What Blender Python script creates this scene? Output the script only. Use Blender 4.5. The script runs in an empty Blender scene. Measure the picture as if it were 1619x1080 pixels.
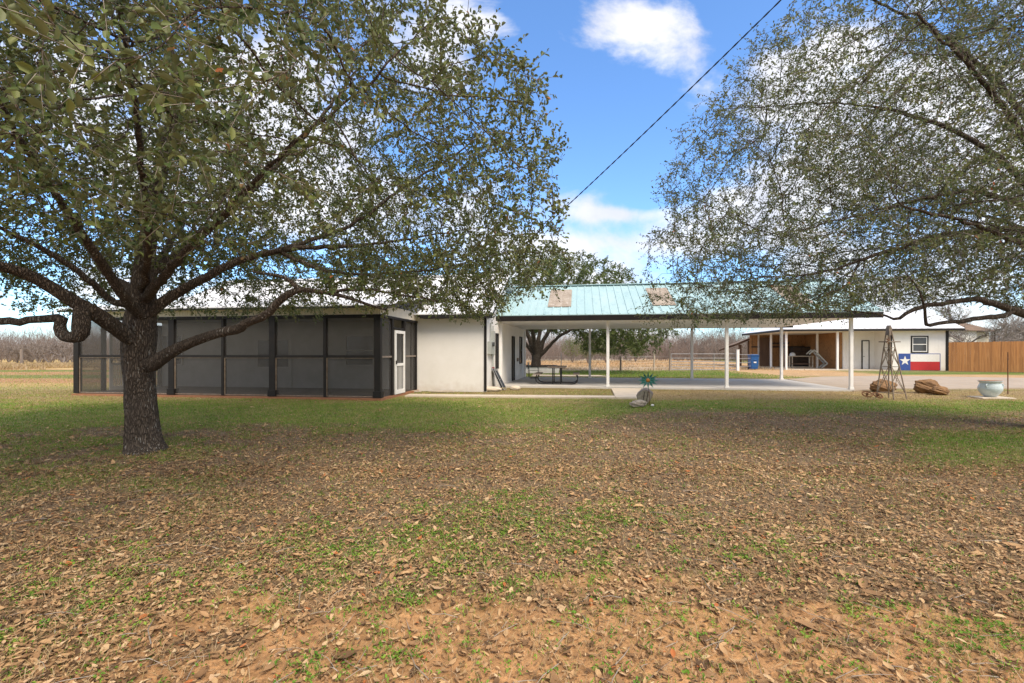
import bpy, math, random
import numpy as np
from mathutils import Vector

# ------------------------------------------------------------------ camera, sky, sun, exposure
S = bpy.context.scene
FPX = 720.0; HZ = 556.0; CX = 809.5; CAMH = 1.5          # focal length and horizon of the photograph, in its pixels
cam_d = bpy.data.cameras.new('camera'); cam = bpy.data.objects.new('camera', cam_d)
S.collection.objects.link(cam); S.camera = cam
cam.location = (0, 0, CAMH); cam.rotation_euler = (math.radians(90), 0, 0)
cam_d.sensor_width = 36.0; cam_d.lens = 36.0 * FPX / 1619.0
cam_d.shift_y = (HZ - 540.0) / 1619.0
cam_d.clip_start = 0.05; cam_d.clip_end = 3000
S.view_settings.view_transform = 'Standard'; S.view_settings.look = 'None'
S.view_settings.gamma = 1.0; S.view_settings.exposure = 1.10
try: S.view_settings.use_curve_mapping = False
except Exception: pass
S.cycles.max_bounces = 6; S.cycles.transparent_max_bounces = 12

SUN_EL = math.radians(52); SUN_AZ = math.radians(150)    # azimuth clockwise from +Y: behind the camera, to the right
W = bpy.data.worlds.new('World'); S.world = W; W.use_nodes = True
wt = W.node_tree; wt.nodes.clear()
def N(t, kind, **kw):
    n = t.nodes.new(kind)
    for k, v in kw.items():
        if k.startswith('i_'):
            key = k[2:]; key = int(key) if key.isdigit() else key.replace('_', ' ')
            n.inputs[key].default_value = v
        else: setattr(n, k, v)
    return n
def math_n(t, op, a, b=None, c=None, clamp=False):
    n = t.nodes.new('ShaderNodeMath'); n.operation = op; n.use_clamp = clamp
    for i, x in enumerate((a, b, c)):
        if x is None: continue
        if isinstance(x, (int, float)): n.inputs[i].default_value = x
        else: t.links.new(x, n.inputs[i])
    return n.outputs[0]
def mix_c(t, f, a, b, blend='MIX'):
    n = t.nodes.new('ShaderNodeMix'); n.data_type = 'RGBA'; n.blend_type = blend
    for sock, x in ((n.inputs['Factor'], f), (n.inputs[6], a), (n.inputs[7], b)):
        if isinstance(x, (int, float)): sock.default_value = x
        elif isinstance(x, (tuple, list)): sock.default_value = (*x[:3], 1)
        else: t.links.new(x, sock)
    return n.outputs[2]
sky = N(wt, 'ShaderNodeTexSky', sky_type='NISHITA', sun_disc=False, sun_elevation=SUN_EL, sun_rotation=SUN_AZ,
        air_density=1.0, dust_density=0.6, ozone_density=2.5, altitude=200)
tc = N(wt, 'ShaderNodeTexCoord'); sep = N(wt, 'ShaderNodeSeparateXYZ'); wt.links.new(tc.outputs['Generated'], sep.inputs[0])
yy = math_n(wt, 'MAXIMUM', math_n(wt, 'ABSOLUTE', sep.outputs[1]), 0.15)
gx = math_n(wt, 'DIVIDE', sep.outputs[0], yy); gz = math_n(wt, 'DIVIDE', sep.outputs[2], yy)
cv = N(wt, 'ShaderNodeCombineXYZ'); wt.links.new(gx, cv.inputs[0]); wt.links.new(gz, cv.inputs[1])
front = math_n(wt, 'GREATER_THAN', sep.outputs[1], 0.1)
cn = N(wt, 'ShaderNodeTexNoise', i_Scale=3.6, i_Detail=9.0, i_Roughness=0.58, i_Distortion=0.25)
mp = N(wt, 'ShaderNodeMapping'); mp.inputs['Scale'].default_value = (0.75, 1.25, 1); mp.inputs['Location'].default_value = (2.3, 0.7, 0)
wt.links.new(cv.outputs[0], mp.inputs[0]); wt.links.new(mp.outputs[0], cn.inputs['Vector'])
def blob(px, py, rx, ry, amp):
    cx, cz = (px - CX) / FPX, (HZ - py) / FPX
    dx = math_n(wt, 'DIVIDE', math_n(wt, 'SUBTRACT', gx, cx), rx / FPX)
    dz = math_n(wt, 'DIVIDE', math_n(wt, 'SUBTRACT', gz, cz), ry / FPX)
    r2 = math_n(wt, 'ADD', math_n(wt, 'MULTIPLY', dx, dx), math_n(wt, 'MULTIPLY', dz, dz))
    return math_n(wt, 'MULTIPLY', math_n(wt, 'EXPONENT', math_n(wt, 'MULTIPLY', r2, -1.0)), amp)
den = None
for b in ((765, 34, 80, 34, .34), (700, 105, 60, 45, .2), (1000, 30, 78, 52, .33), (1150, 60, 50, 90, -.2), (985, 338, 75, 12, .30), (960, 388, 160, 18, .15),
          (400, 150, 260, 170, .42), (1370, 170, 190, 120, .46), (1560, 200, 180, 140, .42), (1290, 300, 150, 70, .3), (560, 330, 260, 60, .22), (1120, 60, 60, 60, .08),
          (1060, 268, 110, 8, .10), (100, 330, 260, 110, .14), (870, 200, 150, 90, -.25), (1080, 220, 120, 60, -.2), (1050, 20, 500, 300, -.03)):
    x = blob(*b); den = x if den is None else math_n(wt, 'ADD', den, x)
# clouds pile up towards the horizon; unseen cloud overhead and behind the camera is added as neutral fill light
low = math_n(wt, 'MULTIPLY', math_n(wt, 'EXPONENT', math_n(wt, 'MULTIPLY', math_n(wt, 'MAXIMUM', gz, 0), -6.5)), .42)
hi = N(wt, 'ShaderNodeMapRange', interpolation_type='SMOOTHSTEP'); hi.inputs['From Min'].default_value = .85; hi.inputs['From Max'].default_value = 1.5; hi.inputs['To Max'].default_value = .22; wt.links.new(gz, hi.inputs['Value'])
back = math_n(wt, 'ADD', math_n(wt, 'MULTIPLY', math_n(wt, 'SUBTRACT', 1.0, front), .34), hi.outputs[0])
cnf = math_n(wt, 'ADD', math_n(wt, 'MULTIPLY', math_n(wt, 'SUBTRACT', cn.outputs['Fac'], .5), 1.55), .5)
tot = math_n(wt, 'ADD', math_n(wt, 'ADD', cnf, low), math_n(wt, 'ADD', math_n(wt, 'MULTIPLY', den, front), back))
mr = N(wt, 'ShaderNodeMapRange', interpolation_type='SMOOTHSTEP'); mr.inputs['From Min'].default_value = .56; mr.inputs['From Max'].default_value = .84
wt.links.new(tot, mr.inputs['Value'])
cn2 = N(wt, 'ShaderNodeTexNoise', i_Scale=5.0, i_Detail=6.0); wt.links.new(cv.outputs[0], cn2.inputs['Vector'])
cc = N(wt, 'ShaderNodeMapRange'); cc.inputs['From Min'].default_value = .35; cc.inputs['From Max'].default_value = .65
cc.inputs['To Min'].default_value = 0; cc.inputs['To Max'].default_value = 1; wt.links.new(cn2.outputs['Fac'], cc.inputs['Value'])
ccol = mix_c(wt, cc.outputs[0], (3.5, 3.5, 3.75), (4.9, 4.75, 4.65))
skyc = mix_c(wt, 1.0, sky.outputs[0], (0.76, 0.99, 1.20), 'MULTIPLY')
fin = mix_c(wt, math_n(wt, 'MULTIPLY', mr.outputs[0], .88), skyc, ccol)
bg = N(wt, 'ShaderNodeBackground', i_Strength=0.125); wt.links.new(fin, bg.inputs[0])
wo = N(wt, 'ShaderNodeOutputWorld'); wt.links.new(bg.outputs[0], wo.inputs[0])

sun_d = bpy.data.lights.new('sun', 'SUN'); sun_d.energy = 2.0; sun_d.angle = math.radians(26); sun_d.color = (1.0, .87, .70)
sun = bpy.data.objects.new('sun', sun_d); S.collection.objects.link(sun)
sd = Vector((math.sin(SUN_AZ) * math.cos(SUN_EL), math.cos(SUN_AZ) * math.cos(SUN_EL), math.sin(SUN_EL)))
sun.rotation_euler = (-sd).to_track_quat('-Z', 'Y').to_euler(); sun.location = (10, -10, 30)

# ------------------------------------------------------------------ geometry of the site
def P(px, py, D): return np.array(((px - CX) / FPX * D, D, CAMH + (HZ - py) / FPX * D))
YAW = math.radians(8.5)
uv = np.array((math.cos(YAW), -math.sin(YAW))); vv = np.array((math.sin(YAW), math.cos(YAW)))
class Frame:
    """A local frame turned with the buildings: u runs along the facades, v into the depth."""
    def __init__(s, px, D): s.o = np.array(((px - CX) / FPX * D, D))
    def U(s, px, v):
        r = np.array(((px - CX) / FPX, 1.0)); A = np.array([[uv[0], -r[0]], [uv[1], -r[1]]])
        return float(np.linalg.solve(A, -(s.o + vv * v))[0])
    def V(s, px, u):
        r = np.array(((px - CX) / FPX, 1.0)); A = np.array([[vv[0], -r[0]], [vv[1], -r[1]]])
        return float(np.linalg.solve(A, -(s.o + uv * u))[0])
    def W(s, u, v): return s.o + uv * u + vv * v
    def D(s, px, v): return float(s.W(s.U(px, v), v)[1])
    def Z(s, px, py, v): return CAMH + (HZ - py) / FPX * s.D(px, v)
HF = Frame(1149, 18.0); BF = Frame(1408, 36.3)

# ------------------------------------------------------------------ helpers: materials
M = {}
def pmat(name, c1, c2=None, scale=4.0, rough=.7, bump=0.0, bscale=60.0, metal=0.0, detail=5.0, stretch=(1, 1, 1), c3=None, spec=.4, coat=0.0):
    m = bpy.data.materials.new(name); m.use_nodes = True; t = m.node_tree; b = t.nodes['Principled BSDF']
    b.inputs['Roughness'].default_value = rough; b.inputs['Metallic'].default_value = metal
    b.inputs['Specular IOR Level'].default_value = spec; b.inputs['Coat Weight'].default_value = coat
    tc = N(t, 'ShaderNodeTexCoord'); mp = N(t, 'ShaderNodeMapping'); mp.inputs['Scale'].default_value = stretch
    t.links.new(tc.outputs['Object'], mp.inputs[0])
    c2 = c2 or tuple(x * .82 for x in c1)
    n = N(t, 'ShaderNodeTexNoise', i_Scale=scale, i_Detail=detail, i_Roughness=.62); t.links.new(mp.outputs[0], n.inputs['Vector'])
    mr = N(t, 'ShaderNodeMapRange'); mr.inputs['From Min'].default_value = .34; mr.inputs['From Max'].default_value = .66
    t.links.new(n.outputs['Fac'], mr.inputs['Value'])
    col = mix_c(t, mr.outputs[0], c1, c2)
    if c3:
        n3 = N(t, 'ShaderNodeTexNoise', i_Scale=scale * 5.3, i_Detail=4.0); t.links.new(mp.outputs[0], n3.inputs['Vector'])
        m3 = N(t, 'ShaderNodeMapRange'); m3.inputs['From Min'].default_value = .55; m3.inputs['From Max'].default_value = .72
        t.links.new(n3.outputs['Fac'], m3.inputs['Value']); col = mix_c(t, m3.outputs[0], col, c3)
    t.links.new(col, b.inputs['Base Color'])
    if bump:
        n2 = N(t, 'ShaderNodeTexNoise', i_Scale=bscale, i_Detail=5.0); t.links.new(mp.outputs[0], n2.inputs['Vector'])
        bp = N(t, 'ShaderNodeBump', i_Strength=min(1, bump * 1.0), i_Distance=.02); t.links.new(n2.outputs['Fac'], bp.inputs['Height'])
        t.links.new(bp.outputs[0], b.inputs['Normal'])
    M[name] = m; return m
def attr_ramp_mat(name, stops, rough=.75, transl=0.0, back=None, var='rnd', spec=.3):
    """Colour picked per leaf/blade from a ramp by the mesh attribute 'rnd'."""
    m = bpy.data.materials.new(name); m.use_nodes = True; t = m.node_tree; b = t.nodes['Principled BSDF']
    b.inputs['Roughness'].default_value = rough; b.inputs['Specular IOR Level'].default_value = spec
    a = N(t, 'ShaderNodeAttribute', attribute_name=var); r = N(t, 'ShaderNodeValToRGB')
    t.links.new(a.outputs['Fac'], r.inputs[0]); e = r.color_ramp.elements
    e[0].position = stops[0][0]; e[0].color = (*stops[0][1], 1); e[1].position = stops[-1][0]; e[1].color = (*stops[-1][1], 1)
    for p, c in stops[1:-1]:
        x = e.new(p); x.color = (*c, 1)
    col = r.outputs[0]
    if back:
        g = N(t, 'ShaderNodeNewGeometry'); col = mix_c(t, math_n(t, 'MULTIPLY', g.outputs['Backfacing'], .6), col, back)
    t.links.new(col, b.inputs['Base Color'])
    if transl:
        tr = N(t, 'ShaderNodeBsdfTranslucent'); t.links.new(col, tr.inputs[0]); mx = N(t, 'ShaderNodeMixShader', i_0=transl)
        t.links.new(b.outputs[0], mx.inputs[1]); t.links.new(tr.outputs[0], mx.inputs[2])
        t.links.new(mx.outputs[0], t.nodes['Material Output'].inputs[0])
    M[name] = m; return m
pmat('stucco_white', (.82, .80, .77), (.76, .74, .70), 1.3, .85, .35, 90, c3=None)
pmat('trim_white', (.84, .83, .81), (.76, .75, .73), 3, .5)
pmat('trim_dark', (.014, .013, .014), (.022, .019, .017), 6, .6, spec=.25)
pmat('fascia_dark', (.010, .008, .008), (.018, .013, .011), 4, .6, spec=.2)
pmat('roof_white', (.80, .81, .83), (.70, .71, .73), .9, .38, .05, 20, c3=(.58, .58, .58))
pmat('roof_teal', (.34, .50, .52), (.40, .55, .565), .8, .45, .05, 20, stretch=(1, .3, 1), c3=(.30, .44, .47))
pmat('skylight', (.39, .335, .27), (.27, .215, .165), 2, .7, c3=(.50, .45, .40))
pmat('header_cream', (.74, .68, .57), (.66, .60, .50), 3, .8)
pmat('concrete', (.60, .575, .54), (.47, .45, .425), .7, .75, .25, 60, stretch=(.5, 2.2, 1), c3=(.45, .41, .36))
pmat('path_concrete', (.64, .55, .44), (.54, .46, .36), 2.5, .85, .25, 60)
pmat('driveway', (.42, .345, .27), (.34, .275, .21), 1.1, .9, .4, 50, c3=(.46, .34, .23))
pmat('dark_wood', (.04, .03, .025), (.08, .055, .04), 5, .7, .2, 40, stretch=(1, 1, .15))
pmat('plywood', (.33, .17, .07), (.42, .22, .09), 2.2, .8, .15, 30, stretch=(1, 1, .4), c3=(.13, .07, .035))
pmat('plank_brown', (.17, .105, .07), (.11, .065, .045), 4, .85, .3, 30, stretch=(1, 1, .15))
pmat('cedar', (.45, .205, .07), (.25, .11, .04), 1.0, .8, .25, 30, stretch=(8, 8, .22), c3=(.52, .27, .11))
pmat('weathered_wood', (.28, .23, .19), (.19, .155, .13), 6, .85, .4, 30, stretch=(1, 1, .12))
pmat('bench_wood', (.50, .44, .35), (.38, .32, .25), 6, .8)
pmat('black_metal', (.018, .018, .02), (.03, .028, .027), 8, .4)
pmat('galv', (.42, .42, .42), (.33, .33, .34), 6, .5, metal=.4)
pmat('rust', (.13, .06, .03), (.20, .09, .04), 14, .85, .3, 60)
pmat('rust_grey', (.30, .25, .20), (.19, .13, .09), 10, .8, .2, 60)
pmat('bin_blue', (.012, .085, .26), (.016, .10, .30), 5, .4)
pmat('glass_dark', (.05, .055, .06), (.075, .08, .085), 2, .12, spec=.6)
pmat('door_dark', (.03, .028, .027), (.04, .038, .036), 3, .4)
pmat('grey_box', (.40, .42, .40), (.34, .36, .34), 6, .55)
pmat('flag_blue', (.03, .07, .27), (.04, .085, .30), 8, .7)
pmat('flag_red', (.50, .025, .03), (.42, .03, .035), 8, .7)
pmat('flag_white', (.76, .75, .73), (.70, .69, .67), 8, .7)
pmat('pot_glaze', (.46, .54, .56), (.52, .59, .60), 5, .25, c3=(.38, .47, .50), spec=.6)
pmat('pot_inner', (.33, .15, .07), (.24, .11, .05), 8, .85)
pmat('boulder', (.30, .17, .075), (.20, .115, .06), 5, .92, .7, 24, c3=(.11, .075, .05))
pmat('pale_rock', (.46, .40, .32), (.30, .25, .20), 9, .9, .6, 30)
pmat('petal_teal', (.05, .24, .20), (.16, .38, .33), 14, .4, metal=.2)
pmat('orange_metal', (.62, .27, .05), (.48, .18, .04), 20, .45)
pmat('plastic_white', (.62, .66, .70), (.55, .59, .63), 6, .5)
pmat('porch_floor', (.12, .10, .085), (.17, .14, .12), 2, .9)
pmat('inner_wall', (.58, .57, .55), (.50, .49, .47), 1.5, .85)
pmat('brick_sill', (.36, .17, .09), (.28, .13, .07), 6, .9, .3, 40)
pmat('cable', (.012, .012, .013), None, 6, .6)
pmat('shed_roof', (.17, .12, .09), (.24, .17, .12), 2, .85, spec=.15)
pmat('bare_bark', (.25, .215, .19), (.17, .14, .125), .8, .9)
pmat('brush_bark', (.255, .20, .17), (.19, .15, .13), .12, .95, c3=(.31, .26, .23))
pmat('red_plastic', (.35, .02, .03), None, 6, .5)
pmat('chair_grey', (.20, .24, .22), (.16, .19, .17), 6, .6)

def splash(name):
    m = M[name]; t = m.node_tree; b = t.nodes['Principled BSDF']; old = b.inputs['Base Color'].links[0].from_socket
    tc = N(t, 'ShaderNodeTexCoord'); sp = N(t, 'ShaderNodeSeparateXYZ'); t.links.new(tc.outputs['Object'], sp.inputs[0])
    n = N(t, 'ShaderNodeTexNoise', i_Scale=5.0, i_Detail=6.0); t.links.new(tc.outputs['Object'], n.inputs['Vector'])
    h = math_n(t, 'SUBTRACT', math_n(t, 'MULTIPLY', n.outputs['Fac'], .7), sp.outputs[2]); mr = N(t, 'ShaderNodeMapRange'); mr.inputs['From Min'].default_value = -.05; mr.inputs['From Max'].default_value = .35
    t.links.new(h, mr.inputs['Value']); t.links.new(mix_c(t, math_n(t, 'MULTIPLY', mr.outputs[0], .28), old, (.42, .30, .20)), b.inputs['Base Color'])
splash('stucco_white')
def bark():
    m = bpy.data.materials.new('oak_bark'); m.use_nodes = True; t = m.node_tree; b = t.nodes['Principled BSDF']
    b.inputs['Roughness'].default_value = .92; b.inputs['Specular IOR Level'].default_value = .2
    tc = N(t, 'ShaderNodeTexCoord'); mp = N(t, 'ShaderNodeMapping'); mp.inputs['Scale'].default_value = (1, 1, .24)
    t.links.new(tc.outputs['Object'], mp.inputs[0])
    v = N(t, 'ShaderNodeTexVoronoi', i_Scale=42.0); v.feature = 'DISTANCE_TO_EDGE'
    ns = N(t, 'ShaderNodeTexNoise', i_Scale=9.0, i_Detail=6.0); t.links.new(mp.outputs[0], ns.inputs['Vector'])
    off = N(t, 'ShaderNodeVectorMath', operation='MULTIPLY_ADD'); off.inputs[1].default_value = (.12, .12, .12)
    t.links.new(ns.outputs['Color'], off.inputs[0]); t.links.new(mp.outputs[0], off.inputs[2]); t.links.new(off.outputs[0], v.inputs['Vector'])
    mr = N(t, 'ShaderNodeMapRange'); mr.inputs['From Max'].default_value = .22; t.links.new(v.outputs['Distance'], mr.inputs['Value'])
    col = mix_c(t, mr.outputs[0], (.028, .02, .015), (.15, .118, .09))
    n2 = N(t, 'ShaderNodeTexNoise', i_Scale=3.0, i_Detail=4.0); t.links.new(tc.outputs['Object'], n2.inputs['Vector'])
    col = mix_c(t, math_n(t, 'MULTIPLY', n2.outputs['Fac'], .6), col, (.16, .13, .105))
    n3 = N(t, 'ShaderNodeTexNoise', i_Scale=38.0, i_Detail=3.0); t.links.new(mp.outputs[0], n3.inputs['Vector'])
    lich = math_n(t, 'MULTIPLY', math_n(t, 'GREATER_THAN', n3.outputs['Fac'], .62), math_n(t, 'GREATER_THAN', n2.outputs['Fac'], .5))
    col = mix_c(t, lich, col, (.34, .32, .28)); t.links.new(col, b.inputs['Base Color'])
    bp = N(t, 'ShaderNodeBump', i_Strength=.9, i_Distance=.03); t.links.new(mr.outputs[0], bp.inputs['Height']); t.links.new(bp.outputs[0], b.inputs['Normal'])
    M['oak_bark'] = m
bark()
pmat('twig', (.24, .205, .17), (.36, .315, .27), 3, .9)
attr_ramp_mat('oak_leaf', [(0, (.024, .044, .010)), (.3, (.064, .100, .022)), (.6, (.140, .175, .040)), (.86, (.245, .265, .072)), (.975, (.33, .32, .11)), (1, (.40, .12, .03))], .5, .26, (.20, .225, .11), spec=.38)
attr_ramp_mat('oak_leaf_fresh', [(0, (.055, .085, .018)), (.4, (.11, .155, .034)), (.8, (.18, .22, .052)), (1, (.25, .26, .075))], .55, .3, (.13, .17, .07))
attr_ramp_mat('dead_leaf', [(0, (.10, .058, .030)), (.25, (.25, .142, .068)), (.5, (.41, .245, .122)), (.75, (.54, .35, .175)), (.93, (.62, .47, .29)), (1, (.44, .15, .05))], .8, .12, (.38, .28, .19))
attr_ramp_mat('grass', [(0, (.075, .18, .016)), (.3, (.16, .31, .032)), (.5, (.28, .38, .055)), (.65, (.34, .29, .10)), (.82, (.46, .33, .17)), (1, (.52, .40, .26))], .7, .25)

# ------------------------------------------------------------------ helpers: meshes and things
COL = S.collection
def tagit(o, label=None, cat=None, group=None, kind=None):
    for k, v in (('label', label), ('category', cat), ('group', group), ('kind', kind)):
        if v: o[k] = v
    return o
def np_mesh(name, V, faces, mats, attrs=None, smooth=False, face_mat=None):
    """faces: list of integer arrays, each (n, k)."""
    me = bpy.data.meshes.new(name); V = np.ascontiguousarray(V, dtype=np.float32)
    me.vertices.add(len(V)); me.vertices.foreach_set('co', V.ravel())
    faces = [f for f in faces if len(f)]
    loops = np.concatenate([np.asarray(f).ravel() for f in faces]).astype(np.int32)
    tot = np.concatenate([np.full(len(f), f.shape[1]) for f in faces]).astype(np.int32)
    st = np.concatenate(([0], np.cumsum(tot)[:-1])).astype(np.int32)
    me.loops.add(len(loops)); me.loops.foreach_set('vertex_index', loops)
    me.polygons.add(len(tot)); me.polygons.foreach_set('loop_start', st)
    me.polygons.foreach_set('loop_total', tot)
    if smooth: me.polygons.foreach_set('use_smooth', np.ones(len(tot), dtype=bool))
    for m in (mats if isinstance(mats, (list, tuple)) else [mats]): me.materials.append(M[m])
    if face_mat is not None: me.polygons.foreach_set('material_index', np.asarray(face_mat, dtype=np.int32))
    for an, (dom, typ, data) in (attrs or {}).items():
        a = me.attributes.new(an, typ, dom)
        a.data.foreach_set('color' if 'COLOR' in typ else 'value', np.ascontiguousarray(data, dtype=np.float32).ravel())
    me.update(calc_edges=True)
    return me
def np_obj(name, V, faces, mats, parent=None, **kw):
    o = bpy.data.objects.new(name, np_mesh(name, V, faces, mats, **kw)); COL.objects.link(o)
    if parent: o.parent = parent
    return o
def thing(name, label, cat, loc=(0, 0, 0), rz=0.0, group=None):
    o = bpy.data.objects.new(name, None); COL.objects.link(o); o.empty_display_size = .2
    o.location = loc; o.rotation_euler = (0, 0, rz)
    return tagit(o, label, cat, group)
class MB:
    def __init__(s, off=(0, 0, 0), shear=0.0): s.v = []; s.f = []; s.mi = []; s.off = off; s.cur = 0; s.shear = shear
    def add(s, vs, fs):
        b = len(s.v); s.v += [tuple(v) for v in vs]; s.f += [tuple(b + i for i in f) for f in fs]; s.mi += [s.cur] * len(fs); return s
    def box(s, x0, x1, y0, y1, z0, z1):
        x0, x1 = min(x0, x1), max(x0, x1); y0, y1 = min(y0, y1), max(y0, y1); z0, z1 = min(z0, z1), max(z0, z1)
        vs = [(x, y, z) for z in (z0, z1) for x, y in ((x0, y0), (x1, y0), (x1, y1), (x0, y1))]
        return s.add(vs, [(3, 2, 1, 0), (4, 5, 6, 7), (0, 1, 5, 4), (1, 2, 6, 5), (2, 3, 7, 6), (3, 0, 4, 7)])
    def quad(s, *p): return s.add(p, [tuple(range(len(p)))])
    def slab(s, pts, d):
        """polygon pts extruded by the vector d"""
        n = len(pts); q = [tuple(np.add(p, d)) for p in pts]
        return s.add(list(pts) + q, [tuple(range(n))[::-1], tuple(range(n, 2 * n))] + [(i, (i + 1) % n, n + (i + 1) % n, n + i) for i in range(n)])
    def tube(s, pts, r, n=8, caps=True):
        pts = [np.array(p, float) for p in pts]; rs = r if isinstance(r, (list, tuple)) else [r] * len(pts)
        vs = []; prev = None
        for i, p in enumerate(pts):
            d = pts[min(i + 1, len(pts) - 1)] - pts[max(i - 1, 0)]; d /= np.linalg.norm(d) + 1e-9
            ref = prev if prev is not None else (np.array((0, 0, 1.)) if abs(d[2]) < .9 else np.array((1., 0, 0)))
            a = ref - d * ref.dot(d); a /= np.linalg.norm(a) + 1e-9; prev = a; b = np.cross(d, a)
            for k in range(n):
                t = 2 * math.pi * k / n; vs.append(p + (a * math.cos(t) + b * math.sin(t)) * rs[i])
        fs = [(i * n + k, i * n + (k + 1) % n, (i + 1) * n + (k + 1) % n, (i + 1) * n + k) for i in range(len(pts) - 1) for k in range(n)]
        if caps: fs += [tuple(range(n))[::-1], tuple(range((len(pts) - 1) * n, len(pts) * n))]
        return s.add(vs, fs)
    def bar(s, a, b, w, h=None):
        """square bar from a to b"""
        h = h or w; a = np.array(a, float); b = np.array(b, float); d = b - a; d /= np.linalg.norm(d)
        ref = np.array((0, 0, 1.)) if abs(d[2]) < .9 else np.array((0, 1., 0))
        x = np.cross(d, ref); x /= np.linalg.norm(x); y = np.cross(x, d)
        vs = [q + x * sx * w / 2 + y * sy * h / 2 for q in (a, b) for sx, sy in ((-1, -1), (1, -1), (1, 1), (-1, 1))]
        return s.add(vs, [(3, 2, 1, 0), (4, 5, 6, 7), (0, 1, 5, 4), (1, 2, 6, 5), (2, 3, 7, 6), (3, 0, 4, 7)])
    def lathe(s, prof, n=32, c=(0, 0)):
        vs = [(c[0] + r * math.cos(2 * math.pi * k / n), c[1] + r * math.sin(2 * math.pi * k / n), z) for r, z in prof for k in range(n)]
        m = len(prof)
        return s.add(vs, [(i * n + k, i * n + (k + 1) % n, (i + 1) * n + (k + 1) % n, (i + 1) * n + k) for i in range(m - 1) for k in range(n)])
    def build(s, name, mat, parent=None, smooth=False, bevel=0.0, label=None):
        me = bpy.data.meshes.new(name); o3 = s.off
        me.from_pydata([(a - o3[0] + s.shear * (b - o3[1]), b - o3[1], c - o3[2]) for a, b, c in s.v], [], s.f)
        for m in (mat if isinstance(mat, (list, tuple)) else [mat]): me.materials.append(M[m])
        me.polygons.foreach_set('material_index', s.mi)
        if smooth: me.polygons.foreach_set('use_smooth', [True] * len(s.f))
        me.update(); o = bpy.data.objects.new(name, me); COL.objects.link(o)
        if parent: o.parent = parent
        if bevel:
            b = o.modifiers.new('bevel', 'BEVEL'); b.width = bevel; b.segments = 1; b.limit_method = 'ANGLE'
        if label: o['label'] = label
        return o
def frame_thing(F, u, v, name, label, cat, group=None, z=0):
    w = F.W(u, v); return thing(name, label, cat, (w[0], w[1], z), -YAW, group)
def sstep(a, b, x): t = np.clip((x - a) / (b - a), 0, 1); return t * t * (3 - 2 * t)
def vnoise(x, y, seed=0):
    xi = np.floor(x).astype(np.int64); yi = np.floor(y).astype(np.int64); xf = x - xi; yf = y - yi
    def h(a, b):
        n = (a * 374761393 + b * 668265263 + seed * 974634777) & 0xffffffff
        n = ((n ^ (n >> 13)) * 1274126177) & 0xffffffff; return ((n ^ (n >> 16)) & 0xffff) / 65535.0
    sx = xf * xf * (3 - 2 * xf); sy = yf * yf * (3 - 2 * yf)
    return (h(xi, yi) * (1 - sx) + h(xi + 1, yi) * sx) * (1 - sy) + (h(xi, yi + 1) * (1 - sx) + h(xi + 1, yi + 1) * sx) * sy
def fbm(x, y, seed=0, o=4):
    r = 0; a = .5; tot = 0
    for i in range(o): r = r + a * vnoise(x * 2 ** i, y * 2 ** i, seed + i); tot += a; a *= .55
    return r / tot
rng = np.random.default_rng(7); random.seed(7)

# ------------------------------------------------------------------ the ground sheet
def masks(X, Y):
    px = CX + X / np.maximum(Y, .5) * FPX; n1 = fbm(X * .55, Y * .55, 3); n2 = fbm(X * 1.7, Y * 1.7, 11); n3 = fbm(X * 5, Y * 5, 21)
    nn = (n1 - .5) * 3 + (n2 - .5) * 1.6
    gs = 8.6 + 2.4 * sstep(850, 1040, px) - .4 * sstep(1380, 1600, px)
    green = sstep(gs - 1.0, gs + 1.3, Y + nn) * (1 - .45 * sstep(13.0, 16.5, Y + nn * .7))
    green = np.maximum(green, .48 * sstep(480, 200, px) * sstep(4.0, 5.4, Y + nn * .6) * sstep(.40, .6, n2))
    green = np.maximum(green, .85 * sstep(1400, 1500, px) * sstep(5.6, 6.6, Y + nn * .4) * sstep(9.2, 8.0, Y + nn * .4))
    def spot(x, y, rx, ry): return np.exp(-(((X - x) / rx) ** 2 + ((Y - y) / ry) ** 2))
    clover = .95 * spot(0.1, 3.75, 1.3, .9) + .9 * spot(-.35, 3.1, .7, .4) + .8 * spot(2.9, 2.45, .7, .45) + .7 * spot(-2.8, 2.6, .6, .8) + .7 * spot(-.75, 2.1, .25, .2) + .5 * spot(1.6, 3.3, 1.0, .8) + .55 * spot(-1.3, 3.8, .8, 1.2) + .45 * spot(.3, 4.6, 1.0, .5)
    clover = np.clip(clover, 0, 1) * sstep(.38, .6, n2 * .5 + n3 * .5)
    dirt = sstep(.54, .63, n1 * .35 + n2 * .65 + .30 * sstep(3.3, 2.05, Y) - .05) * sstep(3.9, 3.2, Y) * sstep(-2.2, -.8, X + n1)
    dirt = np.maximum(dirt, np.clip(1.3 * spot(.7, 2.95, .6, .16) + 1.2 * spot(1.35, 2.35, .55, .16) + 1.3 * spot(.9, 2.12, .8, .12) + 1.3 * spot(-.1, 2.08, .9, .09) + .8 * spot(.75, 4.55, .3, .14), 0, 1) * sstep(.3, .5, n3 * .6 + n2 * .4))
    straw = sstep(3.0, 5.0, X) * sstep(13.6, 14.8, Y + nn * .3) * sstep(18.2, 17.0, Y)
    straw = np.maximum(straw, .35 * sstep(12.5, 14.5, Y + nn * .5))
    bed = sstep(-4.5, -3.2, X) * sstep(3.7, 3.0, X) * sstep(15.0, 15.5, Y)      # leaf-strewn strip between walkway and slab
    litter = np.clip(1 - green * .9 - dirt * .86, 0, 1) * sstep(15.5, 11.5, Y) * (.35 + 1.1 * n2 * sstep(.2, .62, n3 * .6 + n2 * .4)) * (1 - .55 * clover)
    litter = np.maximum(litter, bed * .6 * (Y < 18.2))
    return green, clover, dirt, straw, litter, n1, n2, n3
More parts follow.
